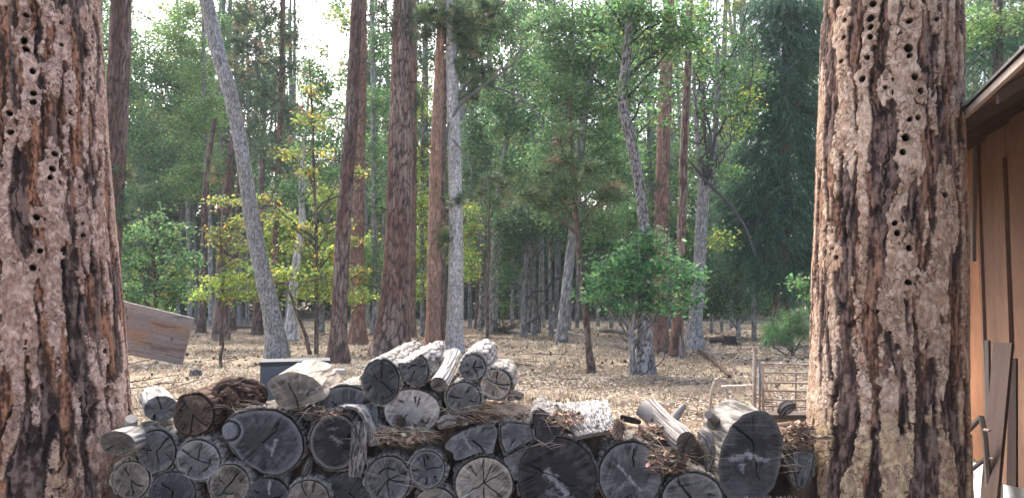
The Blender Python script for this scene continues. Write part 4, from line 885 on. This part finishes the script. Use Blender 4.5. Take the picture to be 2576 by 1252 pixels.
sheet('bark_slab', 'upright grey bark slab hanging in front of the blue black log', 'bark', [(886, 1058, 3.93), (882, 1110, 3.91), (878, 1160, 3.9), (877, 1198, 3.9)], [(922, 1058, 3.95), (924, 1105, 3.92), (922, 1150, 3.91), (908, 1198, 3.9)], (.27, .245, .215), (.09, .078, .068), 601, .02, .016)
sheet('bark_slab', 'curved pale bark sheet arching over the top of the hanging bark slab', 'bark', [(850, 1022, 3.97), (895, 1026, 3.95), (922, 1062, 3.93), (934, 1122, 3.92)], [(885, 1014, 4.14), (935, 1022, 4.16), (972, 1070, 4.14), (992, 1106, 4.10)], (.50, .465, .42), (.13, .115, .10), 602, .012, .016)
sheet('bark_slab', 'pale bark lip arching over the left shoulder of the blue black log', 'bark', [(760, 1030, 4.02), (775, 1052, 4.0), (790, 1040, 3.99), (800, 1034, 3.99)], [(780, 1015, 4.2), (800, 1030, 4.2), (815, 1022, 4.2), (830, 1018, 4.2)], (.30, .275, .245), (.08, .07, .06), 603, .012, .014, nu=40, nv=40)

sheet('wood_chunk', 'bleached white splintery wood chunk right of the blue black wedge', 'wood chunk', [(1399, 1013, 4.35), (1415, 1035, 4.22), (1430, 1065, 4.08), (1448, 1098, 3.99)], [(1529, 1007, 4.35), (1534, 1025, 4.22), (1540, 1048, 4.1), (1549, 1078, 4.0)], (.50, .49, .47), (.17, .155, .14), 604, .022, .016, cu=.12, cv=.012)
# dark backing added behind the log ends as gap shade, litter on top
xk = [180, 250, 350, 450, 560, 660, 780, 900, 980, 1040, 1150, 1250, 1330, 1420, 1500, 1650, 1750, 1800, 1900, 1975, 2050, 2110]
yk = [1240, 1150, 1110, 1075, 1062, 1060, 1048, 1040, 1020, 1010, 1020, 1022, 1028, 1085, 1078, 1078, 1090, 1110, 1120, 1075, 1072, 1100]
nx, ny = 420, 60
xp = np.linspace(180, 2110, nx); yt = np.interp(xp, xk, yk)
top = at(xp, yt, 4.22)[:, 2] - .02; Xb = at(xp, yt, 4.22)[:, 0]
yy = np.concatenate([np.linspace(4.10, 4.16, 10), np.linspace(4.17, 4.48, 34), np.linspace(4.5, 4.85, 16)])
XX, YY = np.meshgrid(Xb, yy, indexing='ij')
prof = np.where(YY < 4.2, 1 - ((4.2 - YY) / .10) ** 2 * .45, np.where(YY < 4.45, 1., 1 - ss(4.45, 4.85, YY)))
nz = fbm(XX / .05, YY / .05, 71, 4); nzb = fbm(XX / .2, YY / .2, 72, 2)
ZZ = top[:, None] * prof + (.05 * (nz - .5) + .05 * (nzb - .5)) * (prof > .02)
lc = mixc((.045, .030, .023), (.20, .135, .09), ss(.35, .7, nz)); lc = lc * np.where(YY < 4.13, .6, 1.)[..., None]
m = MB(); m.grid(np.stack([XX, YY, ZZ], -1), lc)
m.grid(np.stack([np.stack([Xb, np.full(nx, 4.10), ZZ[:, 0]], -1), np.stack([Xb, np.full(nx, 4.08), np.full(nx, -.05)], -1)]), np.array((.03, .022, .018)))  # front sheet near black: shade of the log gaps put into the colour
tag(m.build('litter_backing', M_LIT, None, True), 'added dark backing standing in for shade between the stacked logs, crumbled bark on top', 'litter backing', kind='stuff')

# loose pine needles, leaf scraps and cone scales on top of the pile
mn = MB(); ml = MB()
def needles_at(cx, cy, rx, ry, d, n, flatn=.25, cols=((.40, .29, .19), (.50, .40, .29), (.27, .165, .11), (.58, .50, .39)), L=.19, lift=0.):
    n = int(n * .42); a = rng.random(n) * 6.28; r_ = np.sqrt(rng.random(n))
    P = at(cx + rx * r_ * np.cos(a), cy + ry * r_ * np.sin(a), d + rng.normal(size=n) * .05)
    P[:, 2] += lift
    th = rng.normal(size=n) * .9; dr = np.stack([np.cos(th), rng.normal(size=n) * .45, np.sin(th) * flatn + rng.normal(size=n) * .18], -1)
    dr /= np.linalg.norm(dr, axis=1)[:, None]
    l = (L * (.5 + .7 * rng.random(n)))[:, None]
    mid = P + rng.normal(size=(n, 3)) * .006; sd = np.cross(dr, [0, -1., .4]); sd /= np.linalg.norm(sd, axis=1)[:, None] + 1e-9; sd *= .0013
    A = P - dr * l * .5; B = P + dr * l * .5 - np.stack([np.zeros(n), np.zeros(n), l[:, 0] * .12], -1)
    V_ = np.stack([A - sd, mid - sd, B, mid + sd], 1)
    mn.add(V_, np.arange(4 * n).reshape(n, 4), np.repeat(pal(n, cols, (3, 3, 1.5, 2)), 4, 0))
def scraps_at(cx, cy, rx, ry, d, n, s=.035, cols=((.34, .23, .165), (.46, .35, .25), (.20, .13, .095), (.10, .07, .055))):
    a = rng.random(n) * 6.28; r_ = np.sqrt(rng.random(n))
    P = at(cx + rx * r_ * np.cos(a), cy + ry * r_ * np.sin(a), d + rng.normal(size=n) * .05)
    leafquads(ml, P, s, pal(n, cols, (3, 2, 2, 2)), .5, .6, .2)
for s_ in [(1190, 1042, 130, 22, 4.08, 420), (1300, 1025, 70, 18, 4.05, 200), (1010, 1090, 90, 22, 4.0, 260), (930, 1098, 50, 20, 4.02, 60), (815, 1032, 60, 14, 4.05, 150), (1420, 1045, 60, 22, 3.98, 110), (1690, 1150, 60, 35, 3.98, 150), (1650, 1090, 50, 30, 4.02, 60),
           (1250, 985, 40, 30, 3.98, 24), (2010, 1100, 45, 30, 4.02, 130), (600, 1020, 70, 14, 4.0, 40), (1985, 1180, 14, 50, 3.95, 18), (1030, 1150, 12, 70, 3.93, 14), (1400, 1110, 50, 12, 3.9, 10), (1790, 1130, 25, 60, 3.95, 24), (1900, 1262, 70, 8, 3.92, 50)]:
    needles_at(*s_)
for s_ in [(1190, 1048, 130, 20, 4.1, 420), (1010, 1095, 80, 20, 4.03, 360), (1680, 1158, 55, 32, 4.0, 360), (2010, 1092, 44, 34, 4.02, 620, .028), (1420, 1050, 50, 20, 4.02, 120), (815, 1035, 50, 14, 4.08, 140), (600, 1000, 70, 30, 4.12, 160, .03, ((.14, .085, .06), (.06, .04, .03), (.22, .15, .1), (.04, .03, .025))), (1650, 1085, 60, 20, 4.1, 160), (1940, 1258, 90, 10, 3.95, 120)]:
    scraps_at(*s_)
tag(mn.build('fallen_needles', M_LIT), 'tan pine needles strewn over the log pile', 'pine needles', kind='stuff')
tag(ml.build('leaf_scraps', M_LIT), 'brown leaf and bark scraps strewn over the log pile', 'leaf scraps', kind='stuff')

def cone(label, x, y, d, rp, tilt, colr):
    c = at(x, y, d); r_ = rp * px(d); m = MB()
    th, ph = np.meshgrid(np.arange(18) * 2 * np.pi / 18, np.linspace(.02, math.pi - .02, 10))
    m.grid(np.stack([c[0] + .75 * r_ * np.sin(ph) * np.cos(th), c[1] + .75 * r_ * np.sin(ph) * np.sin(th), c[2] + r_ * .95 * np.cos(ph)], -1), np.array(colr) * .35, wrap=True)
    n = 120
    for i in range(n):
        z = 1 - 2 * (i + .5) / n; a = i * 2.39996; s_ = math.sqrt(1 - z * z)
        o = np.array([s_ * math.cos(a), s_ * math.sin(a), z * 1.15]); tn = np.array([-math.sin(a), math.cos(a), 0])
        p = c + o * r_ * .68; q = c + o * r_ * (1.02 + .1 * math.sin(i)) + np.array([0, 0, -.12 * r_])
        w_ = r_ * .19
        m.add([p - tn * w_ * .5, q - tn * w_, q + o * r_ * .06, q + tn * w_, p + tn * w_ * .5, q - np.array([0, 0, .1 * r_])], [(0, 1, 5, 4), (1, 2, 3, 5), (3, 4, 5, 5)][:2], np.array(colr) * (.6 + .7 * rng.random()))
    tag(m.build('pine_cone', M_LIT), label, 'pine cone', 'pine cones on the log pile')
cone('open brown pine cone left of the gnarled branch log', 1556, 1076, 3.96, 21, 0, (.30, .22, .17))
cone('dark pine cone in front of the lavender grey log', 1008, 1060, 3.97, 15, 0, (.12, .09, .075))

# ------------------------------------------------------------------ things behind the pile
def boxpts(m, fl, fr, dl, dr, depth, ztop, zbot, c):
    a = at(fl[0], fl[1], dl)[:2]; b = at(fr[0], fr[1], dr)[:2]
    u = (b - a) / np.linalg.norm(b - a); n = np.array([-u[1], u[0]])
    v = [(*p, z) for z in (zbot, ztop) for p in (a, b, b + n * depth, a + n * depth)]
    m.add(v, [(3, 2, 1, 0), (4, 5, 6, 7), (0, 1, 5, 4), (1, 2, 6, 5), (2, 3, 7, 6), (3, 0, 4, 7)], c)
    return a, b, u, n
cab = thing('metal_cabinet', 'blue grey metal cabinet standing behind the half round log', 'cabinet', (at(742, 905, 5.75)[0], 5.75, 0))
zt = float(at(655, 910, 5.5)[2])
m = MB(); a, b, u, n = boxpts(m, (655, 906), (829, 906), 5.5, 5.62, .26, zt - .03, 0, (.15, .185, .205)); m.build('body', M_METAL, cab)
m = MB(); lift = lambda p, o, z: np.array([*(p + o), z])
def obox(m, p0, uu, nn, u0, u1, n0, n1, z0, z1, c):
    v = [(*(p0 + uu * x + nn * y), z) for z in (z0, z1) for x, y in ((u0, n0), (u1, n0), (u1, n1), (u0, n1))]
    m.add(v, [(3, 2, 1, 0), (4, 5, 6, 7), (0, 1, 5, 4), (1, 2, 6, 5), (2, 3, 7, 6), (3, 0, 4, 7)], c)
Lw = np.linalg.norm(b - a)
obox(m, a, u, n, -.006, Lw + .006, -.008, .266, zt - .028, zt, (.055, .068, .078)); m.build('top', M_METAL, cab)  # top coloured darker than the body to offset the skylight on it
m = MB(); obox(m, a, u, n, .02, Lw - .02, -.012, -.002, .12, zt - .06, (.12, .155, .185)); dr_ = m.build('door', M_METAL, cab)
m = MB(); obox(m, a, u, n, Lw - .07, Lw - .05, -.03, -.014, .55, .68, (.25, .26, .27)); h = m.build('handle', M_METAL, cab); h.parent = dr_
m = MB(); c = at(855, 931, gdep(940)); m.tube(np.array([(c[0] - .12, c[1], c[2] - .02), (c[0] - .118, c[1], c[2] + .05), (c[0], c[1], c[2] + .06)]), [.0, .0, .0], (.3, .3, .3))
m = MB(); d0 = gdep(940); A = at(840, 938, d0); B = at(870, 938, d0)
th = np.arange(10) * 2 * np.pi / 10
P = np.stack([np.stack([(A[0] + B[0]) / 2 + (B[0] - A[0]) * k_ * .5 * (np.abs(np.cos(th)) ** .4 * np.sign(np.cos(th))), d0 + .12 * k_ * (np.abs(np.sin(th)) ** .4 * np.sign(np.sin(th))), np.full(10, z_)], -1) for k_, z_ in ((1.02, -.02), (1.02, .06), (.98, .085), (.9, .095), (.02, .096))])
m.grid(P, (.42, .42, .41), wrap=True)
tag(m.build('stone_block', M_WOOD), 'small pale stone block on the ground right of the metal cabinet', 'stone')

# board behind the left trunk
bd = thing('weathered_board', 'tilted weathered plank board sticking out behind the massive left trunk', 'board', (at(304, 900, 5.05)[0], 5.05, 0))
nu, nv = 120, 70
u_ = np.linspace(0, 1, nu)[:, None, None]; v_ = np.linspace(0, 1, nv)[None, :, None]
def bil(d): return [at(250, 743, d), at(486, 800, d + .06), at(456, 917, d + .06), at(258, 880, d)]
q = bil(5.0); Pf = (q[0] * (1 - u_) + q[1] * u_) * (1 - v_) + (q[3] * (1 - u_) + q[2] * u_) * v_
U, Vv = np.meshgrid(np.linspace(0, 1, nu), np.linspace(0, 1, nv), indexing='ij')
grn = fbm(U * 2.2, Vv * 42 + 2 * fbm(U * 2, Vv * 3, 80, 2), 81, 4); bl = fbm(U * 2.5, Vv * 3.5, 82, 3)
cc = mixc((.30, .30, .30), (.36, .275, .21), ss(.42, .6, bl) * ss(0, .25, Vv) * .9); cc = cc * (.75 + .5 * grn)[..., None]
cc = mixc(cc, np.array((.40, .395, .39)), ss(.25, .05, Vv) * .8); cc = mixc(cc, np.array((.13, .10, .085)), ss(.62, .74, fbm(U * 3, Vv * 14, 83, 3)) * .55)
for kx, ky in ((.28, .14), (.30, .3), (.82, .52)):
    cc = mixc(cc, np.array((.08, .06, .05)), np.exp(-(((U - kx) / .012) ** 2 + ((Vv - ky) / .035) ** 2)))
Pf = Pf + np.array([0, 1, 0]) * (.004 * (grn - .5))[..., None]; Pb = Pf + np.array([0, .022, 0])
m = MB(); m.grid(Pf, cc, flip=True); m.grid(Pb, cc * .8)
for e0, e1 in ((Pf[0], Pb[0]), (Pf[-1], Pb[-1]), (Pf[:, 0], Pb[:, 0]), (Pf[:, -1], Pb[:, -1])): m.grid(np.stack([e0, e1]), (.30, .28, .26))
m.build('board', M_WOOD, bd)
m = MB(); a_ = at(306, 860, 5.06); m.box((a_[0] - .02, 5.032, -.1), (a_[0] + .02, 5.075, a_[2]), (.17, .155, .14)); m.build('post', M_WOOD, bd)

# dead sapling stick, stumps, hoop, gate, pole
m = MB(); d0 = gdep(926); q = spline(np.array([(563, 760, 2), (559, 840, 4), (561, 870, 6), (555, 895, 8), (556, 930, 9)], float), 24)
m.tube(at(q[:, 0], q[:, 1], d0), q[:, 2] * .5 * px(d0), (.075, .055, .045), 8)
tag(m.build('dead_sapling', M_TWIG, None, True), 'dark bare dead sapling stick upright in the leaves right of the weathered board', 'dead sapling')
def stump(label, x, y, wpx, hpx, colr, seed):
    d0 = gdep(y); c = at(x, y, d0); r_ = wpx * .5 * px(d0); h_ = hpx * px(d0)
    th = np.arange(40) * 2 * np.pi / 40; TH, ZZ = np.meshgrid(th, np.linspace(-.05, 1, 20))
    f = fbm(TH / 6.2832 * 12, ZZ * 2, seed, 3, 12); RR = r_ * (1.15 - .2 * ZZ + .5 * (f - .5))
    jag = h_ * (1 + .5 * (fbm(TH / 6.2832 * 6, TH * 0, seed + 1, 3, 6) - .5))
    m = MB(); P = np.stack([c[0] + RR * np.cos(TH), c[1] + RR * np.sin(TH), ZZ * jag], -1); m.grid(P, mixc(np.array(colr) * .4, np.array(colr), f), wrap=True)
    m.grid(np.stack([P[-1], P[-1] * .5 + P[-1].mean(0) * .5 - [0, 0, h_ * .15], np.repeat(P[-1].mean(0)[None] - [0, 0, h_ * .2], 40, 0)]), np.array(colr) * .8, wrap=True)
    tag(m.build('tree_stump', M_TRUNK, None, True), label, 'stump')
stump('small charred stump in the leaves above the rotten log', 492, 950, 26, 20, (.13, .13, .14), 701)
stump('dark low stump far back under the cedar left of the slatted gate', 1836, 868, 30, 22, (.06, .05, .045), 702)
d0 = 9.2
m = MB(); q = spline(np.array([(1782, 1062), (1786, 1020), (1795, 968), (1803, 952), (1813, 952), (1822, 966), (1832, 1010), (1840, 1062)], float), 40)
q = np.vstack([q[:1] + [[-1, 60]], q, q[-1:] + [[6, 60]]])
P = at(q[:, 0], q[:, 1], d0); P[:, 2] = np.maximum(P[:, 2], -.02); m.tube(P, .0165, (.40, .37, .33), 8)
tag(m.build('bent_pipe', M_METAL, None, True), 'pale bent metal pipe hoop standing left of the slatted gate', 'pipe hoop')
gt = thing('gate', 'rusty whitish slatted gate panels propped behind the tall oval log', 'gate', (at(1950, 1000, 8)[0], 8, 0))
WH = (.52, .48, .44); RU = (.34, .27, .225)
def rail(name, x0, y0, x1, y1, d0, d1, w_, c, parent, flat=.5):
    A = at(x0, y0, d0); B = at(x1, y1, d1); n_ = 24
    P = A + (B - A) * np.linspace(0, 1, n_)[:, None]
    m = MB(); f = fbm(np.linspace(0, 9, n_), np.zeros(n_), int(x0 + y0), 3)
    cc = mixc(np.array(c), np.array(RU), ss(.42, .6, f))
    m.tube(P, w_ * .5, np.repeat(cc, 8, 0), 8, False)
    m.build(name, M_METAL, parent, True)
rail('post', 1899, 880, 1896, 1130, 8, 8, .042, (.50, .45, .40), gt); rail('post', 1912, 908, 1910, 1130, 8.02, 8.02, .028, (.26, .30, .34), gt); rail('post', 1917, 915, 1924, 1130, 8.0, 8.0, .03, WH, gt)
for (y0, y1) in ((914, 918), (936, 938), (961, 965), (981, 985), (1003, 1008), (1020, 1024), (1044, 1048)):
    rail('rail', 1912, y0, 2075, y1, 8, 8.1, .021, WH if y0 in (936, 914, 1003) else (.42, .35, .30), gt)
rail('rail', 1815, 971, 1897, 968, 8.6, 8.05, .022, WH, gt); rail('rail', 2000, 950, 2075, 954, 8.5, 8.5, .018, WH, gt)
rail('brace', 1925, 962, 1948, 1040, 8.12, 8.4, .024, WH, gt); rail('post', 2002, 930, 2000, 1120, 8.25, 8.25, .022, (.30, .26, .24), gt)
m = MB(); m.tube(np.array([at(1757, 882, gdep(884)) + [0, 0, .05], at(1795, 912, gdep(915)) + [0, 0, .05], at(1836, 950, gdep(953)) + [0, 0, .03]]), .035, (.07, .045, .035), 6)
tag(m.build('wooden_pole', M_WOOD, None, True), 'long dark brown pole lying on the leaves from the grey flared oak towards the gate', 'pole')
lb_ = MB(); A = at(1955, 1052, 6.2); B = at(2080, 1056, 6.3)
lb_.box((A[0], 6.2, A[2] - .16), (B[0], 6.32, A[2]), (.20, .19, .14)); lb_.box((A[0] - .1, 6.16, A[2] + .003), (B[0], 6.36, A[2] + .035), (.10, .085, .075))
for x_ in (A[0] + .02, B[0] - .06): lb_.box((x_, 6.22, -.02), (x_ + .06, 6.30, A[2] - .162), (.12, .10, .09))
tag(lb_.build('wooden_bench', M_WOOD), 'low dark timber ledge beside the tan flaky trunk, under the gate', 'ledge')
# brush and fallen logs far back
m = MB(); d0 = gdep(838); c = at(1262, 830, d0)
for i in range(60):
    a_ = rng.random() * 6.28; L_ = rng.uniform(.5, 1.3); dr = np.array([math.cos(a_), math.sin(a_) * .6, rng.uniform(.1, .8)])
    p = c + rng.normal(size=3) * [.25, .2, .02]; p[2] = .05
    m.tube(np.array([p, p + dr * L_ * .5 + [0, 0, .05], p + dr * L_]), [.02, .014, .005], (.10, .085, .07), 4, False)
tag(m.build('brush_heap', M_TWIG), 'tangled dead brush heap at the foot of the pale leaning oak', 'brush', kind=None)
for x0, y0, x1, y1, r_, c_, lab in ((1268, 838, 1345, 842, .07, (.42, .40, .37), 'pale fallen log far back right of the dead brush heap'), (1390, 838, 1470, 846, .08, (.36, .34, .31), 'pale fallen log far back left of the tufted thin pine'),
                                    (1510, 838, 1600, 842, .09, (.20, .17, .15), 'grey fallen log far back behind the bush stems'), (935, 832, 1035, 838, .09, (.13, .11, .10), 'dark fallen log far back behind the broadest pine'),
                                    (590, 826, 720, 834, .09, (.10, .085, .075), 'dark fallen log far back behind the leaning grey oak'), (1790, 862, 1862, 868, .09, (.06, .05, .045), 'dark fallen log beside the low dark stump')):
    A = at(x0, y0, gdep(y0)); B = at(x1, y1, gdep(y1)); A[2] = B[2] = r_ * .8
    m = MB(); t_ = np.linspace(0, 1, 12)[:, None]; P = A + (B - A) * t_; P[:, 2] += .05 * np.sin(t_[:, 0] * 5)
    m.tube(P, r_ * (1.1 - .5 * t_[:, 0]), c_, 9); tag(m.build('fallen_log', M_TRUNK, None, True), lab, 'fallen log')
m = MB()
for i in range(260):
    x_, y_ = inview(1, 9, 34, .8); x_, y_ = float(x_[0]), float(y_[0]); a_ = rng.random() * 6.28; L_ = rng.uniform(.3, 1.1)
    z_ = float(gz(np.array(x_), np.array(y_))); dr = np.array([math.cos(a_), math.sin(a_), rng.uniform(0, .25) * (rng.random() < .4)])
    p = np.array([x_, y_, z_ + .025]); m.tube(np.array([p, p + dr * L_ * .5 + rng.normal(size=3) * [.04, .04, 0], p + dr * L_]), [.012, .009, .004], np.array((.14, .11, .09)) * rng.uniform(.5, 1.6), 4, False)
tag(m.build('fallen_twigs', M_TWIG), 'thin dead twigs scattered over the leaf covered floor', 'twigs', kind='stuff')

# ------------------------------------------------------------------ shed on the right
SX, SK = 1.755, .345
ud = np.array([SK, 1.]) / math.hypot(SK, 1); nd = np.array([-ud[1], ud[0]])        # along the wall, out of the wall
def wY(x): return SX / ((x - CX) / F / (CP + .0) - SK)
def wp(Yv, z, off=0.): return np.array([SK * Yv + SX + nd[0] * off, Yv + nd[1] * off, z])
def wz(y, Yv): return float(at(0, y, Yv)[2])
def plank(name, Y0, Y1, z0, z1, o0, o1, c, parent, mat=None, sl=0., nz_=60, sd=1):
    """board on the wall from Y0 to Y1, thickness o0..o1 outwards, optional lean of its Y along z; woodgrain runs upward"""
    m = MB(); k = 14
    z = np.linspace(z0, z1, nz_); u = np.linspace(0, 1, k)
    Zg, Ug = np.meshgrid(z, u, indexing='ij'); Yg = Y0 + (Y1 - Y0) * Ug + sl * (Zg - z0)
    gr = fbm(Ug * (Y1 - Y0) * 45 + 3, Zg * 1.6, sd, 4); bl = fbm(Yg * 2, Zg * 1.2, sd + 3, 3)
    cc = np.array(c) * (.45 + .45 * gr + .65 * bl)[..., None]
    cc = cc * (1 - .45 * ss(.55, .75, fbm(Yg * 6, Zg * .7, sd + 9, 3)) * ss(1.6, .2, Zg))[..., None]
    def surf(o): return np.stack([SK * Yg + SX + nd[0] * o, Yg + nd[1] * o, Zg], -1)
    Fp, Bp = surf(o1), surf(o0)
    m.grid(Fp, cc); m.grid(Bp, cc * .7, flip=True)
    for e0, e1 in ((Fp[0], Bp[0]), (Fp[-1], Bp[-1]), (Fp[:, 0], Bp[:, 0]), (Fp[:, -1], Bp[:, -1])): m.grid(np.stack([e0, e1]), np.array(c) * .7)
    return m.build(name, mat or M_PLY, parent)
sh = thing('shed', 'brown plywood shed with overhanging eave right of the tan flaky trunk', 'shed', (*wp(6, 0)[:2], 0))
ZE, ZW = 2.52, 2.93
plank('wall_panel', 6.52, 10., .10, ZW, -.03, 0, (.32, .150, .078), sh, sd=5)['label'] = 'orange plywood wall panel'
plank('wall_panel', 5.78, 6.517, .10, ZW, -.03, .003, (.185, .108, .072), sh, sd=8)
plank('wall_panel', 3., 5.777, .10, ZW, -.03, .0, (.20, .115, .076), sh, sd=9)
plank('batten', 5.74, 5.82, wz(870, 5.8), wz(400, 5.8), .004, .030, (.17, .10, .068), sh, sd=12)
plank('batten', 6.47, 6.545, .1, ZW, .004, .028, (.18, .105, .07), sh, sd=13)
plank('loose_batten', 6.60, 6.66, wz(658, 6.7), wz(370, 6.6), .03, .06, (.20, .17, .15), sh, sl=-.16, sd=14)
plank('seam_strip', 6.55, 9.9, wz(503, 7.3) - .006, wz(503, 7.3) + .006, .001, .005, (.22, .12, .07), sh, nz_=4, sd=15)
plank('sill', 3., 10., .02, .095, -.05, .035, (.10, .07, .055), sh, nz_=6, sd=16)
OV = .70
def roofpt(Yv, o, z): return np.array([SK * Yv + SX + nd[0] * o, Yv + nd[1] * o, z])
def slab(name, Ya, Yb, oa, za, ob, zb, th, c, mat=None):
    m = MB(); v = [roofpt(y_, o_, z_ + dz) for dz in (0, th) for y_, o_, z_ in ((Ya, oa, za), (Yb, oa, za), (Yb, ob, zb), (Ya, ob, zb))]
    m.add(v, [(3, 2, 1, 0), (4, 5, 6, 7), (0, 1, 5, 4), (1, 2, 6, 5), (2, 3, 7, 6), (3, 0, 4, 7)], c); return m.build(name, mat or M_PLY, sh)
sl_ = (ZW - ZE) / OV
slab('roof_deck', 1.6, 10.2, OV, ZE, -2.6, ZE + sl_ * (OV + 2.6), .025, (.15, .105, .085))
slab('roof_shingles', 1.55, 10.25, OV + .035, ZE + .027, -2.6, ZE + .030 + sl_ * (OV + 2.6), .014, (.16, .155, .15), M_TRUNK)
slab('fascia', 1.58, 10.22, OV + .022, ZE - .012, OV + .001, ZE - .012, .034, (.40, .34, .30))
for y_ in np.arange(2.0, 10., .61):
    slab('rafter', y_, y_ + .045, OV - .01, ZE - .06, -.02, ZE - .06 + sl_ * (OV), .058, (.09, .064, .054))
tr = MB(); tr.tube(np.array([wp(7.42, wz(418, 7.42), .05), wp(6.95, wz(403, 6.95), .06)]), .03, (.42, .37, .33), 4); tr.build('trim_strip', M_WOOD, sh)
def board(name, label, cat, tl, tr_, br_, bl_, th, c, mat=None, sd=1):
    """leaning board from four (x, y, d) corners"""
    q = [at(*p) for p in (tl, tr_, br_, bl_)]; nn = np.cross(q[1] - q[0], q[3] - q[0]); nn /= np.linalg.norm(nn)
    if nn[1] < 0: nn = -nn
    U, Vv = np.meshgrid(np.linspace(0, 1, 14), np.linspace(0, 1, 60), indexing='ij'); u_, v_ = U[..., None], Vv[..., None]
    Pf = (q[0] * (1 - u_) + q[1] * u_) * (1 - v_) + (q[3] * (1 - u_) + q[2] * u_) * v_; Pb = Pf + nn * th
    cc = np.array(c) * (.6 + .5 * fbm(U * 9, Vv * 3, sd, 3) + .4 * fbm(U * 3, Vv * 5, sd + 1, 3))[..., None]
    m = MB(); m.grid(Pf, cc, flip=True); m.grid(Pb, cc)
    for e0, e1 in ((Pf[0], Pb[0]), (Pf[-1], Pb[-1]), (Pf[:, 0], Pb[:, 0]), (Pf[:, -1], Pb[:, -1])): m.grid(np.stack([e0, e1]), np.array(c) * .8)
    return tag(m.build(name, mat or M_WOOD), label, cat)
board('plank', 'wide dark brown plank leaning against the shed wall', 'plank', (2505, 866, 5.55), (2552, 866, 5.35), (2512, 1300, 4.5), (2470, 1300, 4.7), .022, (.055, .036, .030), sd=21)
board('plank', 'darker second plank half hidden behind the wide leaning plank', 'plank', (2538, 900, 5.55), (2556, 900, 5.5), (2556, 1300, 5.1), (2530, 1300, 5.2), .02, (.032, .022, .018), sd=22)
board('plank', 'narrow grey stick upright against the shed left of the wide leaning plank', 'stick', (2476, 855, 6.2), (2486, 855, 6.15), (2490, 1180, 5.9), (2480, 1180, 5.95), .02, (.085, .078, .073), sd=23)
board('sheet_panel', 'white sheet panel low against the shed behind the rusty metal frame', 'panel', (2400, 1156, 6.2), (2478, 1166, 5.9), (2478, 1330, 5.4), (2400, 1330, 5.7), .015, (.62, .66, .70), M_METAL, 24)
board('box_panel', 'bluish white panel at the bottom right corner beside the wide leaning plank', 'panel', (2530, 1218, 4.9), (2640, 1240, 4.4), (2640, 1400, 4.3), (2530, 1400, 4.8), .015, (.58, .64, .70), M_METAL, 25)
fr = thing('bar_frame', 'rusty bent metal bar frame leaning by the shed behind the tan flaky trunk', 'metal frame', (*at(2450, 1200, 4.9)[:2], 0))
def bar(pts, w_, c):
    m = MB(); P = np.array([at(*p) for p in pts]); m.tube(P, w_ * .5, c, 6); m.build('bar', M_METAL, fr)
bar([(2405, 1112, 5.0), (2440, 1078, 4.95), (2468, 1048, 4.9)], .035, (.10, .085, .08)); bar([(2468, 1046, 4.9), (2478, 1100, 4.85), (2484, 1180, 4.8), (2490, 1300, 4.7)], .035, (.12, .10, .09))
bar([(2410, 1200, 4.95), (2445, 1180, 4.9), (2482, 1150, 4.85)], .03, (.11, .10, .095)); bar([(2412, 1200, 4.95), (2430, 1225, 4.9), (2452, 1262, 4.8)], .03, (.20, .14, .12))
bar([(2476, 1080, 4.84), (2490, 1082, 4.8)], .02, (.30, .25, .22)); bar([(2480, 1152, 4.83), (2500, 1153, 4.78)], .02, (.30, .25, .22)); bar([(2410, 1240, 4.92), (2450, 1245, 4.85)], .015, (.35, .34, .33))

# ------------------------------------------------------------------ hazy air
hz = MB(); hz.box((-120, -12, -1.2), (120, 110, 34), (1, 1, 1))
HM = bpy.data.materials.new('haze'); HM.use_nodes = True; hn = HM.node_tree; hn.nodes.remove(hn.nodes['Principled BSDF'])
pv = hn.nodes.new('ShaderNodeVolumePrincipled'); pv.inputs['Color'].default_value = (.84, .92, 1, 1); pv.inputs['Density'].default_value = .0011
hn.links.new(pv.outputs[0], hn.nodes['Material Output'].inputs['Volume'])
tag(hz.build('haze', HM), kind='stuff')
